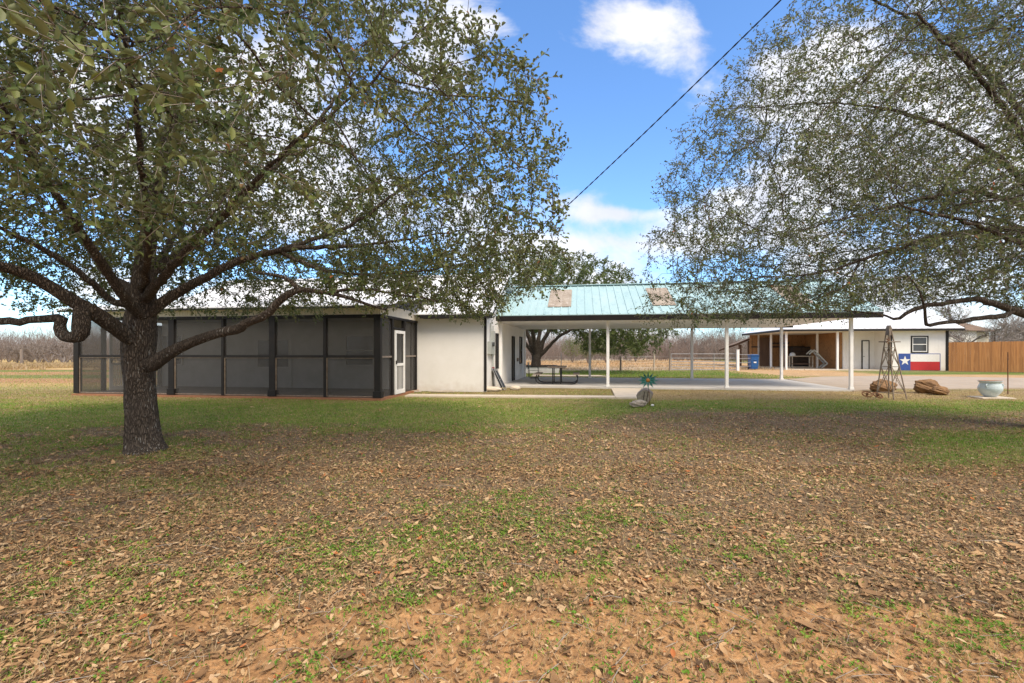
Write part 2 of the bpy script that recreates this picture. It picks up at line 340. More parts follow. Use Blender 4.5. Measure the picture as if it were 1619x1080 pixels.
def ground_color(X, Y):
    green, clover, dirt, straw, litter, n1, n2, n3 = masks(X, Y)
    def mixc(c, d, f): return c * (1 - f[..., None]) + np.array(d) * f[..., None]
    c = np.ones(X.shape + (3,)) * np.array((.19, .135, .085))
    c = mixc(c, (.47, .26, .12), np.clip(dirt + .16 * sstep(4.5, 2.5, Y), 0, 1))
    c = mixc(c, (.21, .235, .055), green * .8); c = mixc(c, (.10, .13, .035), clover * .35)
    c = mixc(c, (.34, .25, .11), straw * .75)
    far = sstep(17.0, 18.5, Y)
    nz = fbm(X * .12, Y * .35, 5); n4 = fbm(X * .5, Y * 1.1, 9)
    f = np.ones_like(c) * np.array((.17, .165, .05)); f = mixc(f, (.30, .19, .10), sstep(.42, .62, n4) * .8)
    # left-hand field: golden, orange soil and green strips
    left = sstep(-8, -11, X - .0 * Y) * 1.0; yw = Y + (nz - .5) * 3.0
    fl = np.ones_like(c) * np.array((.30, .25, .10)); fl = mixc(fl, (.42, .30, .12), sstep(18.5, 20, yw))
    fl = mixc(fl, (.40, .22, .115), sstep(20.5, 22.5, yw)); fl = mixc(fl, (.17, .185, .055), sstep(26.0, 27, yw) * sstep(30.5, 29, yw))
    fl = mixc(fl, (.17, .19, .055), sstep(34, 35, yw) * sstep(38.5, 37.5, yw)); fl = mixc(fl, (.50, .36, .16), sstep(38, 40, yw))
    f = mixc(f, (0, 0, 0), left) + fl * left[..., None]
    mid = (1 - left) * sstep(19, 17, X - Y * .25)
    fm = np.ones_like(c) * np.array((.21, .165, .07)); fm = mixc(fm, (.12, .155, .035), sstep(27, 28.5, yw) * sstep(36, 34, yw) * sstep(.35, .55, n4 + .08))
    fm = mixc(fm, (.38, .29, .20), sstep(35, 37, yw)); fm = mixc(fm, (.46, .26, .11), sstep(44, 50, yw) * sstep(.3, .55, n4 + .1)); fm = mixc(fm, (.42, .34, .25), sstep(66, 74, yw))
    f = f * (1 - mid[..., None]) + fm * mid[..., None]
    right = sstep(14.0, 15.5, X - (Y - 24) * .12) * (1 - left)
    fr = np.ones_like(c) * np.array((.46, .30, .16)); fr = mixc(fr, (.15, .18, .05), sstep(.4, .55, n4) * sstep(30, 27, yw) * sstep(24, 18, X) * .9)
    gx = sstep(23.2, 26, X - (Y - 30) * .2); fr = mixc(fr, (.13, .18, .04), gx * sstep(29.6, 30.6, yw + (n4 - .5) * 2))
    fr = mixc(fr, (.24, .2, .1), gx * sstep(32.6, 33.4, Y) * .6)
    f = f * (1 - right[..., None]) + fr * right[..., None]
    c = c * (1 - far[..., None]) + f * far[..., None]
    c = mixc(c, (.27, .22, .17), sstep(85, 110, Y))
    return c * (.8 + .4 * n3[..., None])
def spaced(a, b, d0, g, dmax):
    r = [a]; d = d0
    while r[-1] < b: r.append(r[-1] + d); d = min(d * g, dmax)
    return np.array(r)
ys = np.concatenate((np.arange(-20, 1.2, 1.5), spaced(1.2, 70, .045, 1.0115, .9), spaced(72, 800, 3, 1.12, 60)))
xr = spaced(0.0, 60, .06, 1.011, .8); xr = np.concatenate((xr, spaced(62, 800, 5, 1.15, 80))); xs = np.concatenate((-xr[::-1][:-1], xr))
GX, GY = np.meshgrid(xs, ys); 
def gz_fn(X, Y):
    near = sstep(17.0, 13.0, Y)
    z = near * ((fbm(X * 1.1, Y * 1.1, 31) - .5) * .05 + (fbm(X * 6, Y * 6, 41) - .5) * .022)
    return z + 5.0 * sstep(110, 260, Y) - .012
GZ = gz_fn(GX, GY)
nx, ny = len(xs), len(ys); ii = (np.arange(ny - 1)[:, None] * nx + np.arange(nx - 1)[None, :]).ravel()
gcol = np.concatenate((ground_color(GX, GY).reshape(-1, 3), np.ones((nx * ny, 1))), 1)
gm = bpy.data.materials.new('soil'); gm.use_nodes = True; t = gm.node_tree; b = t.nodes['Principled BSDF']
b.inputs['Roughness'].default_value = .95; b.inputs['Specular IOR Level'].default_value = .15
at = N(t, 'ShaderNodeAttribute', attribute_name='albedo'); tcg = N(t, 'ShaderNodeTexCoord')
n_a = N(t, 'ShaderNodeTexNoise', i_Scale=22.0, i_Detail=8.0, i_Roughness=.7); n_b = N(t, 'ShaderNodeTexNoise', i_Scale=2.2, i_Detail=6.0, i_Roughness=.65)
for n_ in (n_a, n_b): t.links.new(tcg.outputs['Object'], n_.inputs['Vector'])
k1 = N(t, 'ShaderNodeMapRange'); k1.inputs['From Min'].default_value = .3; k1.inputs['From Max'].default_value = .7; k1.inputs['To Min'].default_value = .55; k1.inputs['To Max'].default_value = 1.4
k2 = N(t, 'ShaderNodeMapRange'); k2.inputs['From Min'].default_value = .3; k2.inputs['From Max'].default_value = .7; k2.inputs['To Min'].default_value = .82; k2.inputs['To Max'].default_value = 1.18
t.links.new(n_a.outputs['Fac'], k1.inputs['Value']); t.links.new(n_b.outputs['Fac'], k2.inputs['Value'])
vm = N(t, 'ShaderNodeVectorMath', operation='SCALE'); t.links.new(at.outputs['Color'], vm.inputs[0]); t.links.new(math_n(t, 'MULTIPLY', k1.outputs[0], k2.outputs[0]), vm.inputs['Scale'])
t.links.new(vm.outputs[0], b.inputs['Base Color'])
bpn = N(t, 'ShaderNodeBump', i_Strength=.7, i_Distance=.03); t.links.new(n_a.outputs['Fac'], bpn.inputs['Height']); t.links.new(bpn.outputs[0], b.inputs['Normal'])
M['soil'] = gm
g_o = np_obj('ground', np.stack((GX, GY, GZ), -1).reshape(-1, 3), [np.stack((ii, ii + 1, ii + nx + 1, ii + nx), 1)], 'soil',
             attrs={'albedo': ('POINT', 'FLOAT_COLOR', gcol)}, smooth=True)
tagit(g_o, kind='structure')

# driveway, patio slab, walkways: sheets above the ground
def sheet(name, pts, z, mat, th=.0):
    m = MB(); m.slab([(x, y, z - .12) for x, y in pts], (0, 0, .12)); o = m.build(name, mat); tagit(o, kind='structure'); return o
def G(px, py): D = CAMH * FPX / (py - HZ); return ((px - CX) / FPX * D, D)
uc = HF.U(768, -2.5)                                     # the right-hand side wall of the house
uS = HF.U(1352, -.12)
def WU(u, v): w = HF.W(u, v); return (w[0], w[1])
sheet('patio', [WU(uc - .1, -.12), WU(uS, -.12), WU(HF.U(1240, 6.6), 6.6), WU(uc - .1, 6.6)], .06, 'concrete')
sheet('driveway', [G(1350, 619), G(1245, 600.5), G(1300, 596.5), G(1395, 594.8), G(1480, 596.0), G(1560, 597.5), G(1760, 600), G(1900, 614), G(1700, 616), G(1620, 614.5), G(1500, 616), G(1400, 615)], .035, 'driveway')
sheet('walkway', [WU(uc + .55, 8.3), WU(uc + 5.2, 8.3), WU(uc + 4.6, 9.6), WU(uc + .55, 9.6)], .05, 'path_concrete')
sheet('entrance_path', [G(966.5, 615.6), G(973.5, 630.3), G(1006.5, 631), G(1013.5, 615.9)], .045, 'path_concrete')
sheet('garden_path', [G(648, 624.6), G(640, 627.2), G(800, 628.6), G(973.0, 630.2), G(971.6, 627.4), G(800, 626.0)], .040, 'path_concrete')

# ------------------------------------------------------------------ house with its screened porch
vP = -5.7; vW = -2.5
uL = HF.U(123, vP); uR = HF.U(600, vP)
house = frame_thing(HF, uc, vW, 'house', 'long low white stucco house with white metal roof and dark screened porch', 'house')
OH = (uc, vW, 0)
def hb(): return MB(OH)
KS = (HF.U(829, 6.6) - uc) / (6.6 - vW)                  # the side wall is not quite square to the front
def hs(): return MB(OH, KS)
def SV(px):
    r = np.array(((px - CX) / FPX, 1.0)); d = vv + uv * KS; A_ = np.array([[d[0], -r[0]], [d[1], -r[1]]])
    return float(np.linalg.solve(A_, -(HF.o + uv * (uc - KS * vW)))[0])
def SU(v): return uc + KS * (v - vW)
ridge_v, ridge_z, eave_z, eave_v = 1.3, 4.93, 2.86, vW - .42
back_v = 5.1
def roofz(v): return eave_z + (ridge_z - eave_z) * (v - eave_v) / (ridge_v - eave_v)
def corr_roof(m, u0, u1, va, za, vb, zb, step=.3, th=.03, rw=.045, rh=.035):
    """sheet from (va, za) up to (vb, zb) with raised ribs running up the slope"""
    m.slab([(u0, va, za), (u1, va, za), (u1, vb, zb), (u0, vb, zb)], (0, 0, th))
    n = int((u1 - u0) / step); d = 1 if vb > va else -1
    for i in range(n + 1):
        u = u0 + .03 + i * (u1 - u0 - .06) / n
        m.slab([(u - rw / 2, va + .002 * d, za + th), (u + rw / 2, va + .002 * d, za + th), (u + rw / 2, vb, zb + th), (u - rw / 2, vb, zb + th)], (0, 0, rh))
# walls: front stretch, side wall, gable, back, left
m = hb(); m.box(uR - .02, uc, vW, vW + .15, 0, 2.80); m.build('front_wall', 'stucco_white', house)
m = hs(); m.box(uc - .15, uc, vW + .152, 6.6, 0, 2.755); m.build('side_wall', 'stucco_white', house); m = hb()
m.slab([(uc - .15, vW + .152, 2.782), (uc - .15, ridge_v, ridge_z - .15), (uc - .15, back_v, 2.782)], (.15, 0, 0)); m.build('gable_wall', 'stucco_white', house)
m = hb(); m.box(uL + .151, uc - .152, back_v - .15, back_v, 0, 2.8); m.box(uL + .0, uL + .15, vW + .16, back_v, 0, 2.8); m.build('rear_wall', 'stucco_white', house)
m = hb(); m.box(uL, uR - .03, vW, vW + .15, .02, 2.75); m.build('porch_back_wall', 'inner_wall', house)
m = hb(); m.box(uc - .06, uc + .025, vW - .03, vW + .06, .03, 2.80); m.build('corner_trim', 'trim_dark', house); m = hb(); utr = HF.U(650, vW); m.box(utr - .03, utr + .02, vW - .02, vW + .001, 0, 2.78); m.build('corner_trim', 'trim_dark', house)
# main roof
m = hb(); corr_roof(m, uL - .35, uc + .32, eave_v, eave_z, ridge_v, ridge_z); corr_roof(m, uL - .35, uc + .32, 2 * ridge_v - eave_v, eave_z, ridge_v, ridge_z)
m.box(uL - .36, uc + .33, ridge_v - .16, ridge_v + .16, ridge_z + .03, ridge_z + .085)
rf = m.build('roof', 'roof_white', house)
m = hb(); m.box(uR + .3, uc + .31, eave_v - .02, eave_v + .02, eave_z - .13, eave_z - .004); m.box(uR + .3, uc + .3, eave_v + .021, vW - .002, eave_z - .12, eave_z - .10)
m.slab([(uc + .285, eave_v + .02, eave_z - .13), (uc + .285, ridge_v, ridge_z - .13), (uc + .285, ridge_v, ridge_z - .005), (uc + .285, eave_v + .02, eave_z - .005)], (.03, 0, 0)); m.build('fascia', 'trim_dark', house)
# porch roof (low slope) and header
pev, pez = vP - .35, HF.Z(400, 486, vP - .35)
m = hb(); corr_roof(m, uL - .38, uR + .32, pev, pez, -1.4, roofz(-1.4) + .03); m.build('porch_roof', 'roof_white', house)
m = hb(); m.box(uL - .37, uR + .31, pev - .02, pev + .02, pez - .06, pez - .004)
m.slab([(uR + .285, pev + .02, pez - .11), (uR + .285, -2.6, roofz(-1.4) - .26), (uR + .285, -2.6, roofz(-1.4) - .14), (uR + .285, pev + .02, pez - .004)], (.03, 0, 0)); m.build('porch_fascia', 'trim_dark', house)
hz1 = pez - .03; hz0 = HF.Z(400, 499.5, vP)
m = hb(); m.box(uL - .05, uR + .05, vP - .03, vP + .03, hz0, hz1)
k = uL
while k < uR: m.box(k, k + .03, vP - .042, vP - .031, hz0 + .01, hz1 - .01); k += .1
m.box(uR + .0, uR + .05, vP + .031, vW - .03, hz0, hz1 + .1); m.build('porch_header', 'header_cream', house)
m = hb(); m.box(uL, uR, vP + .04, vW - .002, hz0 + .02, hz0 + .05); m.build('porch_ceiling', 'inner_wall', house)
m = hb(); m.box(uL - .08, uR + .1, vP - .14, vW - .01, -.1, .055); m.build('porch_slab', 'brick_sill', house)
m = hb(); m.box(uL + .05, uR - .05, vP + .08, vW - .012, .056, .07); m.build('porch_floor', 'porch_floor', house)
def screen_mat():
    m = bpy.data.materials.new('screen_mesh'); m.use_nodes = True; t = m.node_tree; b = t.nodes['Principled BSDF']
    b.inputs['Base Color'].default_value = (.07, .066, .062, 1); b.inputs['Roughness'].default_value = .7
    tr = N(t, 'ShaderNodeBsdfTransparent'); mx = N(t, 'ShaderNodeMixShader'); nz = N(t, 'ShaderNodeTexNoise', i_Scale=1.3, i_Detail=3.0)
    tcx = N(t, 'ShaderNodeTexCoord'); t.links.new(tcx.outputs['Object'], nz.inputs['Vector'])
    f = math_n(t, 'ADD', math_n(t, 'MULTIPLY', nz.outputs['Fac'], .20), .47); t.links.new(f, mx.inputs[0])
    t.links.new(tr.outputs[0], mx.inputs[1]); t.links.new(b.outputs[0], mx.inputs[2]); t.links.new(mx.outputs[0], t.nodes['Material Output'].inputs[0])
    M['screen_mesh'] = m
screen_mat()
pz = .07; zt = hz0; zm = HF.Z(400, 564, vP)
postpx = [(123, .20), (200, .09), (273, .21), (354, .09), (432, .21), (515, .09), (598, .21)]
us = [(HF.U(p, vP), w) for p, w in postpx]
for u, w in us:
    m = hb(); m.box(u - w / 2, u + w / 2, vP - .07, vP + .07, pz, zt - .082)
    if w > .2: m.box(u - w / 2 - .03, u + w / 2 + .03, vP - .10, vP + .10, pz, pz + .2)
    m.build('porch_post', 'trim_dark', house, bevel=.006)
m = hb(); m.box(uL - .1, uR + .12, vP - .06, vP + .06, zt - .08, zt - .002); m.box(uR - .06, uR + .06, vP + .061, vW - .01, zt - .08, zt - .002); m.build('porch_beam', 'trim_dark', house)
for (a, wa), (b_, wb) in zip(us[:-1], us[1:]):
    x0, x1 = a + wa / 2, b_ - wb / 2
    for z0, z1 in ((pz + .02, zm - .03), (zm + .03, zt - .085)):
        m = hb(); m.quad((x0 + .005, vP - .01, z0), (x1 - .005, vP - .01, z0), (x1 - .005, vP - .01, z1), (x0 + .005, vP - .01, z1))
        sp = m.build('screen_panel', 'screen_mesh', house)
        m = hb(); w = .022
        for bx in ((x0, x1, z0, z0 + w), (x0, x1, z1 - w, z1), (x0, x0 + w, z0 + w, z1 - w), (x1 - w, x1, z0 + w, z1 - w)):
            m.box(bx[0], bx[1], vP - .035, vP - .015, bx[2], bx[3])
        f_ = m.build('frame', 'rust_grey' if z0 < 1 else 'trim_dark', sp)
    m = hb(); m.box(x0, x1, vP - .045, vP + .03, zm - .028, zm + .028); m.build('mid_rail', 'trim_dark', house)
# right-hand side of the porch: post, screens, white picket screen door
def side_screen(u, va, vb, z0, z1, nm='screen_panel'):
    m = hb(); m.quad((u, va, z0), (u, vb, z0), (u, vb, z1), (u, va, z1)); return m.build(nm, 'screen_mesh', house)
vd0, vd1 = HF.V(620.7, uR), HF.V(636.4, uR)
for v in (vd0 - .09, vd1 + .09, vW - .1):
    m = hb(); m.box(uR - .06, uR + .06, v - .05, v + .05, pz, zt - .082); m.build('porch_post', 'trim_dark', house, bevel=.006)
for va, vb in ((vP + .08, vd0 - .14), (vd1 + .14, vW - .15)):
    for z0, z1 in ((pz, zm - .03), (zm + .03, zt - .085)): side_screen(uR, va, vb, z0, z1)
    m = hb(); m.box(uR - .04, uR + .04, va, vb, zm - .028, zm + .028); m.build('mid_rail', 'weathered_wood', house)
def screen_door(parent, u, v0, v1, z0, z1, side=1):
    d = hb(); w = .10; u0, u1 = u, u + .035 * side; zmid = z0 + (z1 - z0) * .44
    d.box(u0, u1, v0, v0 + w, z0, z1); d.box(u0, u1, v1 - w, v1, z0, z1); d.box(u0, u1, v0 + w, v1 - w, z0, z0 + .14)
    d.box(u0, u1, v0 + w, v1 - w, z1 - w, z1); d.box(u0, u1, v0 + w, v1 - w, zmid, zmid + .09)
    n = 6
    for i in range(n):
        v = v0 + w + (i + .5) * (v1 - v0 - 2 * w) / n; d.box(u0 + .012 * side, u0 + .02 * side, v - .013, v + .013, z0 + .14, zmid)
    o = d.build('screen_door', 'trim_white', parent)
    e = hb(); e.quad((u0 + .006 * side, v0 + w, z0 + .14), (u0 + .006 * side, v1 - w, z0 + .14), (u0 + .006 * side, v1 - w, z1 - w), (u0 + .006 * side, v0 + w, z1 - w)); e.build('mesh_panel', 'screen_mesh', o)
    h = hb(); h.box(u1, u1 + .04 * side, v0 + .03, v0 + .06, z0 + 1.0, z0 + 1.12); h.build('handle', 'black_metal', o)
    return o
screen_door(house, uR + .065, vd0, vd1, .08, HF.Z(628, 523, (vd0 + vd1) / 2))
m = hb(); m.box(uR - .05, uR + .05, vd0, vd1, HF.Z(628, 521, (vd0 + vd1) / 2), HF.Z(628, 521, (vd0 + vd1) / 2) + .06); m.build('door_head', 'trim_dark', house)
# left-hand side of the porch, seen through the front screens
vl0, vl1 = HF.V(171, uL), HF.V(197, uL)
for v in (vl0 - .16, vl1 + .1, vW - .1):
    m = hb(); m.box(uL - .05, uL + .05, v - .06, v + .06, pz, zt - .082); m.build('porch_post', 'trim_dark', house)
for va, vb in ((vP + .08, vl0 - .22), (vl1 + .16, vW - .16)):
    side_screen(uL, va, vb, pz, zt - .085); m = hb(); m.box(uL - .03, uL + .03, va, vb, zm - .02, zm + .02); m.build('mid_rail', 'trim_dark', house)
screen_door(house, uL + .04, vl0, vl1, .08, 2.15, 1)
# windows and doors on the porch back wall
def win(u0, u1, z0, z1, v, mull=True, f='trim_white'):
    m = hb(); w = .06
    for bx in ((u0 - w, u1 + w, z1, z1 + w), (u0 - w, u1 + w, z0 - w, z0), (u0 - w, u0, z0, z1), (u1, u1 + w, z0, z1)): m.box(bx[0], bx[1], v - .05, v - .001, bx[2], bx[3])
    if mull: m.box(u0, u1, v - .04, v - .012, (z0 + z1) / 2 - .02, (z0 + z1) / 2 + .02)
    o = m.build('window', f, house); g = hb(); g.box(u0, u1, v - .01, v - .001, z0, z1); g.build('pane', 'glass_dark', o)
def Wu(p): return HF.U(p, vW)
win(Wu(252), Wu(288), 1.0, 2.15, vW, f='inner_wall'); win(Wu(548), Wu(590), 1.0, 2.1, vW, f='inner_wall')
for a_, b_ in ((415, 428), (442, 456)):
    m = hb(); m.box(Wu(a_) - .3, Wu(a_) + .55, vW - .05, vW - .001, .08, 2.12); o = m.build('porch_door', 'inner_wall', house)
    g = hb(); g.box(Wu(a_) - .16, Wu(a_) + .41, vW - .056, vW - .051, .9, 1.95); g.build('pane', 'glass_dark', o)
# side wall under the carport: window, door, window, boxes
def sidewin(pa, pb, z0, z1, nm='window', fr='trim_dark', gl='glass_dark', t=.05):
    v0, v1 = SV(pa), SV(pb); m = hs()
    for a_, b_, c_, d_ in ((v0 - t, v1 + t, z1, z1 + t), (v0 - t, v0, z0, z1), (v1, v1 + t, z0, z1)) + (((v0 - t, v1 + t, z0 - t, z0),) if z0 > .3 else ()):
        m.box(uc + .001, uc + .05, a_, b_, c_, d_)
    if z0 > .3: m.box(uc + .001, uc + .03, v0, v1, (z0 + z1) / 2 - .02, (z0 + z1) / 2 + .02)
    o = m.build(nm, fr, house); g = hs(); g.box(uc + .001, uc + .012, v0, v1, z0, z1); g.build('pane' if z0 > .3 else 'panel', gl, o); return o
sidewin(783.5, 786.5, .85, 2.2); d_ = sidewin(809.2, 812.4, .08, 2.2, 'side_door', 'trim_dark', 'door_dark'); sidewin(821.3, 824.3, .9, 2.25)
m = hs(); v_ = SV(790.5); m.box(uc + .002, uc + .10, v_ - .09, v_ + .09, .05, 2.74); m.build('pilaster', 'trim_white', house)
m = hs(); v_ = SV(817.5); m.box(uc + .001, uc + .08, v_ - .09, v_ + .09, 1.0, 1.17); m.build('outlet_box', 'weathered_wood', house)
m = hs(); m.box(uc + .002, uc + .09, 6.45, 6.6, .07, 2.75); m.build('pilaster', 'trim_white', house)
va = SV(770.5); vb = SV(775.5)
m = hs(); m.box(uc + .001, uc + .14, va, vb, HF.Z(772, 560, va), HF.Z(772, 540, va))
mt = m.build('meter_box', 'grey_box', house)
m = hs(); m.tube([(uc + .14, (va + vb) / 2, 1.78), (uc + .21, (va + vb) / 2, 1.78)], .085, 14); m.build('meter', 'glass_dark', mt)
m = hs(); m.tube([(uc + .07, (va + vb) / 2, 1.85), (uc + .07, (va + vb) / 2, 2.6)], .03); m.tube([(uc + .07, vb + .14, .9), (uc + .07, vb + .14, 2.5)], .025); m.box(uc + .002, uc + .12, vb + .04, vb + .26, 1.35, 2.3); m.build('conduit', 'grey_box', house)
# service mast through the roof edge
mast_u, mast_v = uc + .07, (va + vb) / 2
zmast = HF.Z(771, 430, mast_v)
m = hb(); m.tube([(mast_u, mast_v, roofz(mast_v) + .0), (mast_u, mast_v, zmast - .1)], .03); m.tube([(mast_u, mast_v, zmast - .1), (mast_u, mast_v, zmast + .06), (mast_u + .08, mast_v - .02, zmast + .1), (mast_u + .16, mast_v - .03, zmast + .02)], .055); m.build('service_mast', 'galv', house)
# overhead cable: from the weatherhead to a pole beyond the frame
A = np.array((*HF.W(mast_u + .15, mast_v), zmast)); B = P(1215, 0, 9.0); B2 = A + (B - A) * 1.6
def cabpt(t):
    p = A + (B2 - A) * t; s = 4 * t * (1 - t) * .26; return p - np.array((0, 0, s)) + np.array((0, 0, 0))
m = MB(tuple(A)); m.tube([cabpt(i / 40) for i in range(41)], .011, 6)
for ph in (0, math.pi):
    m.tube([cabpt(i / 300) + np.array((0, math.cos(i * .8 + ph), math.sin(i * .8 + ph))) * .014 for i in range(301)], .008, 4)
cb = m.build('overhead_cable', 'cable'); cb.location = A; tagit(cb, 'black twisted power cable running from the house roof up across the sky', 'cable')

# ------------------------------------------------------------------ carport
cz0, cz1 = 2.765, 2.965; cev = -.45; crv, crz = 3.15, 4.63; cbv = 6.75
cu0 = HF.U(782, cev); cu1 = HF.U(1397, cev)
carport = frame_thing(HF, 0, 0, 'carport', 'open carport with teal ribbed metal roof and dark fascia on thin white posts', 'carport')
for p, v in ((961, 0), (1149, 0), (1345.5, 0), (932.5, 6.25), (1094, 6.25), (1235.5, 6.25)):
    u = HF.U(p, v); m = MB(); m.box(u - .058, u + .058, v - .058, v + .058, .14, cz0 - .001); m.box(u - .075, u + .075, v - .075, v + .075, .061, .138); m.build('post', 'trim_white', carport, bevel=.008)
m = MB(); corr_roof(m, cu0, cu1, cev, cz1 + .01, crv, crz, .335, .03, .05, .03)
corr_roof(m, uc + .33, cu1, cbv, cz1 + .01, crv, crz, .335, .03, .05, .03); m.box(cu0, cu1 + .01, crv - .14, crv + .14, crz + .05, crz + .085); m.build('roof', 'roof_teal', carport)
def croof(v): return cz1 + .01 + (crz - cz1 - .01) * (v - cev) / (crv - cev)
for pa, pb in ((866, 903), (1032, 1069), (1250, 1288)):
    ua, ub = HF.U(pa, .4), HF.U(pb, .4); v0, v1 = .35, 2.55; m = MB()
    m.slab([(ua, v0, croof(v0) + .063), (ub, v0, croof(v0) + .063), (ub, v1, croof(v1) + .063), (ua, v1, croof(v1) + .063)], (0, 0, .004))
    for i in range(4):
        u = ua + .08 + (ub - ua - .16) * i / 3; m.slab([(u - .02, v0 + .01, croof(v0 + .01) + .068), (u + .02, v0 + .01, croof(v0 + .01) + .068), (u + .02, v1 - .01, croof(v1 - .01) + .068), (u - .02, v1 - .01, croof(v1 - .01) + .068)], (0, 0, .01))
    m.build('skylight_panel', 'skylight', carport)
m = MB(); m.box(cu0 + .02, cu1 - .01, cev - .015, cev + .03, cz0 - .01, cz1 + .002); m.box(uc + .05, cu1 - .01, cbv - .03, cbv + .015, cz0 - .005, cz1 + .002); m.build('fascia', 'fascia_dark', carport)
m = MB(); m.box(uc + .052, cu1 - .8, cev + .031, cbv - .031, cz0, cz0 + .04); m.build('ceiling', 'trim_white', carport)
m = MB(); m.box(cu1 - .79, cu1 - .01, cev + .031, cev + .2, cz0, cz0 + .15)
m.slab([(cu1 - .05, cev + .21, cz0 + .1), (cu1 - .05, crv, crz - .12), (cu1 - .05, cbv - .04, cz0 + .1)], (.03, 0, 0)); m.build('gable_end', 'header_cream', carport)
ul = HF.U(1000, .3); m = MB(); m.box(ul, ul + 1.25, .25, .4, cz0 - .06, cz0 - .002); m.build('light_fixture', 'trim_white', carport)

# ------------------------------------------------------------------ things around the carport
pt = frame_thing(HF, HF.U(881, 1.55), 1.55, 'picnic_table', 'grey topped picnic table on curved black tube frame beneath the carport', 'picnic table', z=.062)
m = MB()
for i in range(5): m.box(-.40 + i * .163, -.40 + i * .163 + .153, -.9, .9, .74, .78)
m.build('tabletop', 'weathered_wood', pt)
for s in (-1, 1):
    m = MB(); m.box(s * .86 - .14, s * .86 - .005, -.9, .9, .43, .465); m.box(s * .86 + .005, s * .86 + .14, -.9, .9, .43, .465); m.build('bench', 'weathered_wood', pt)
for y in (-.55, .55):
    m = MB(); r = .02
    path = [(-.86, y, .43), (-.92, y, .28), (-.90, y, .14), (-.80, y, .05), (-.65, y, .022), (.65, y, .022), (.80, y, .05), (.90, y, .14), (.92, y, .28), (.86, y, .43)]
    r = .024; m.tube(path, r, 8); m.tube([(-.17, y, .03), (-.17, y, .74)], r); m.tube([(.17, y, .03), (.17, y, .74)], r); m.tube([(-.36, y, .725), (.36, y, .725)], r * .8)
    m.build('leg_frame', 'black_metal', pt)
ch = frame_thing(HF, HF.U(843, 5.6), 5.6, 'patio_chair', 'grey green metal patio chair with bent black tube legs beside the side wall', 'chair', z=.062)
m = MB(); m.slab([(-.24, -.22, .42), (.24, -.22, .42), (.24, .24, .40), (-.24, .24, .40)], (0, 0, .025)); m.build('seat', 'chair_grey', ch, bevel=.01)
m = MB(); m.slab([(-.27, -.22, .50), (-.25, -.2, .86), (-.25, .2, .86), (-.27, .24, .50)], (.02, 0, 0)); m.build('backrest', 'chair_grey', ch, bevel=.008)
for s in (-1, 1):
    m = MB(); y = s * .25; m.tube([(-.28, y, .86), (-.25, y, .5), (-.22, y, .05), (-.15, y, .015), (.25, y, .015), (.30, y, .06), (.28, y, .55), (.22, y, .63), (-.24, y, .63)], .014, 6); m.build('side_frame', 'black_metal', ch)
# folded chairs leaning on the wall corner
fw = HF.W(uc + .05, HF.V(783, uc + .05)); fv = HF.V(781, uc + .1)
fc = frame_thing(HF, uc + .2, fv, 'folded_chair', 'folded dark mesh lawn chair leaning on the wall by the meter', 'chair', z=0.0)
for k, (du, ln) in enumerate(((0.03, .86), (.13, .8))):
    m = MB()
    for s in (-.24, .24): m.tube([(du + .22, s, .02), (du - .17, s, ln)], .013, 6)
    m.tube([(du - .17, -.24, ln), (du - .17, .24, ln)], .013, 6); m.tube([(du + .22, -.24, .02), (du + .22, .24, .02)], .013, 6); m.tube([(du + .05, -.24, .42), (du + .05, .24, .42)], .013, 6)
    m.build('frame', 'galv', fc); m = MB(); m.slab([(du + .19, -.22, .1), (du - .15, -.22, ln - .05), (du - .15, .22, ln - .05), (du + .19, .22, .1)], (.012, 0, 0)); m.build('fabric', 'black_metal', fc)
m = MB(); m.box(-.17, -.1, -.1, .12, .84, .89); m.build('strap', 'red_plastic', fc)
def rock(name, label, cat, loc, dims, mat, seed, group=None, rz=0.0, rough=.22, sub=5, flat=0.0):
    import bmesh
    bm = bmesh.new(); bmesh.ops.create_icosphere(bm, subdivisions=sub, radius=1)
    co = np.array([v.co[:] for v in bm.verts]); n = fbm(co[:, 0] * 1.4 + co[:, 2] * 2.1 + 9, co[:, 1] * 1.4 - co[:, 2] * 1.3 + 9, seed, 4) - .5
    n2 = np.abs(fbm(co[:, 0] * 4 + co[:, 2] * 3 + 5, co[:, 1] * 4 - co[:, 2] * 5 + 5, seed + 9, 3) - .5)
    n3_ = np.abs(fbm(co[:, 0] * 9 + co[:, 2] * 7 + 5, co[:, 1] * 9 - co[:, 2] * 8 + 5, seed + 19, 3) - .5); f = 1 + rough * 2 * n - rough * .8 * n2 - rough * .45 * n3_; co = co * f[:, None] * np.array(dims) / 2; co[:, 2] = np.maximum(co[:, 2], -dims[2] * .38)
    for v, c in zip(bm.verts, co): v.co = c + np.array((0, 0, dims[2] * .36))
    me = bpy.data.meshes.new(name); bm.to_mesh(me); bm.free(); me.materials.append(M[mat]); me.polygons.foreach_set('use_smooth', [True] * len(me.polygons))
    o = bpy.data.objects.new(name, me); COL.objects.link(o); o.location = loc; o.rotation_euler = (0, 0, rz); return tagit(o, label, cat, group)
w = HF.W(uc + .15, vW + .35); rock('stepping_stone', 'flat tan stone at the foot of the black trimmed wall corner', 'stone', (*w, 0), (.75, .35, .22), 'path_concrete', 3, rough=.12)
w = HF.W(uc + .95, vW + 1.1); rock('stone_block', 'small tan stone block in the leaf bed just right of the folded chair', 'stone', (*w, 0), (.42, .25, .2), 'path_concrete', 5, rough=.1)
w = HF.W(HF.U(656, vW - .35), vW - .35); rock('step_slab', 'flat pale stone by the foot of the porch door side', 'stone', (*w, -.02), (.5, .3, .1), 'pale_rock', 6, rough=.08)
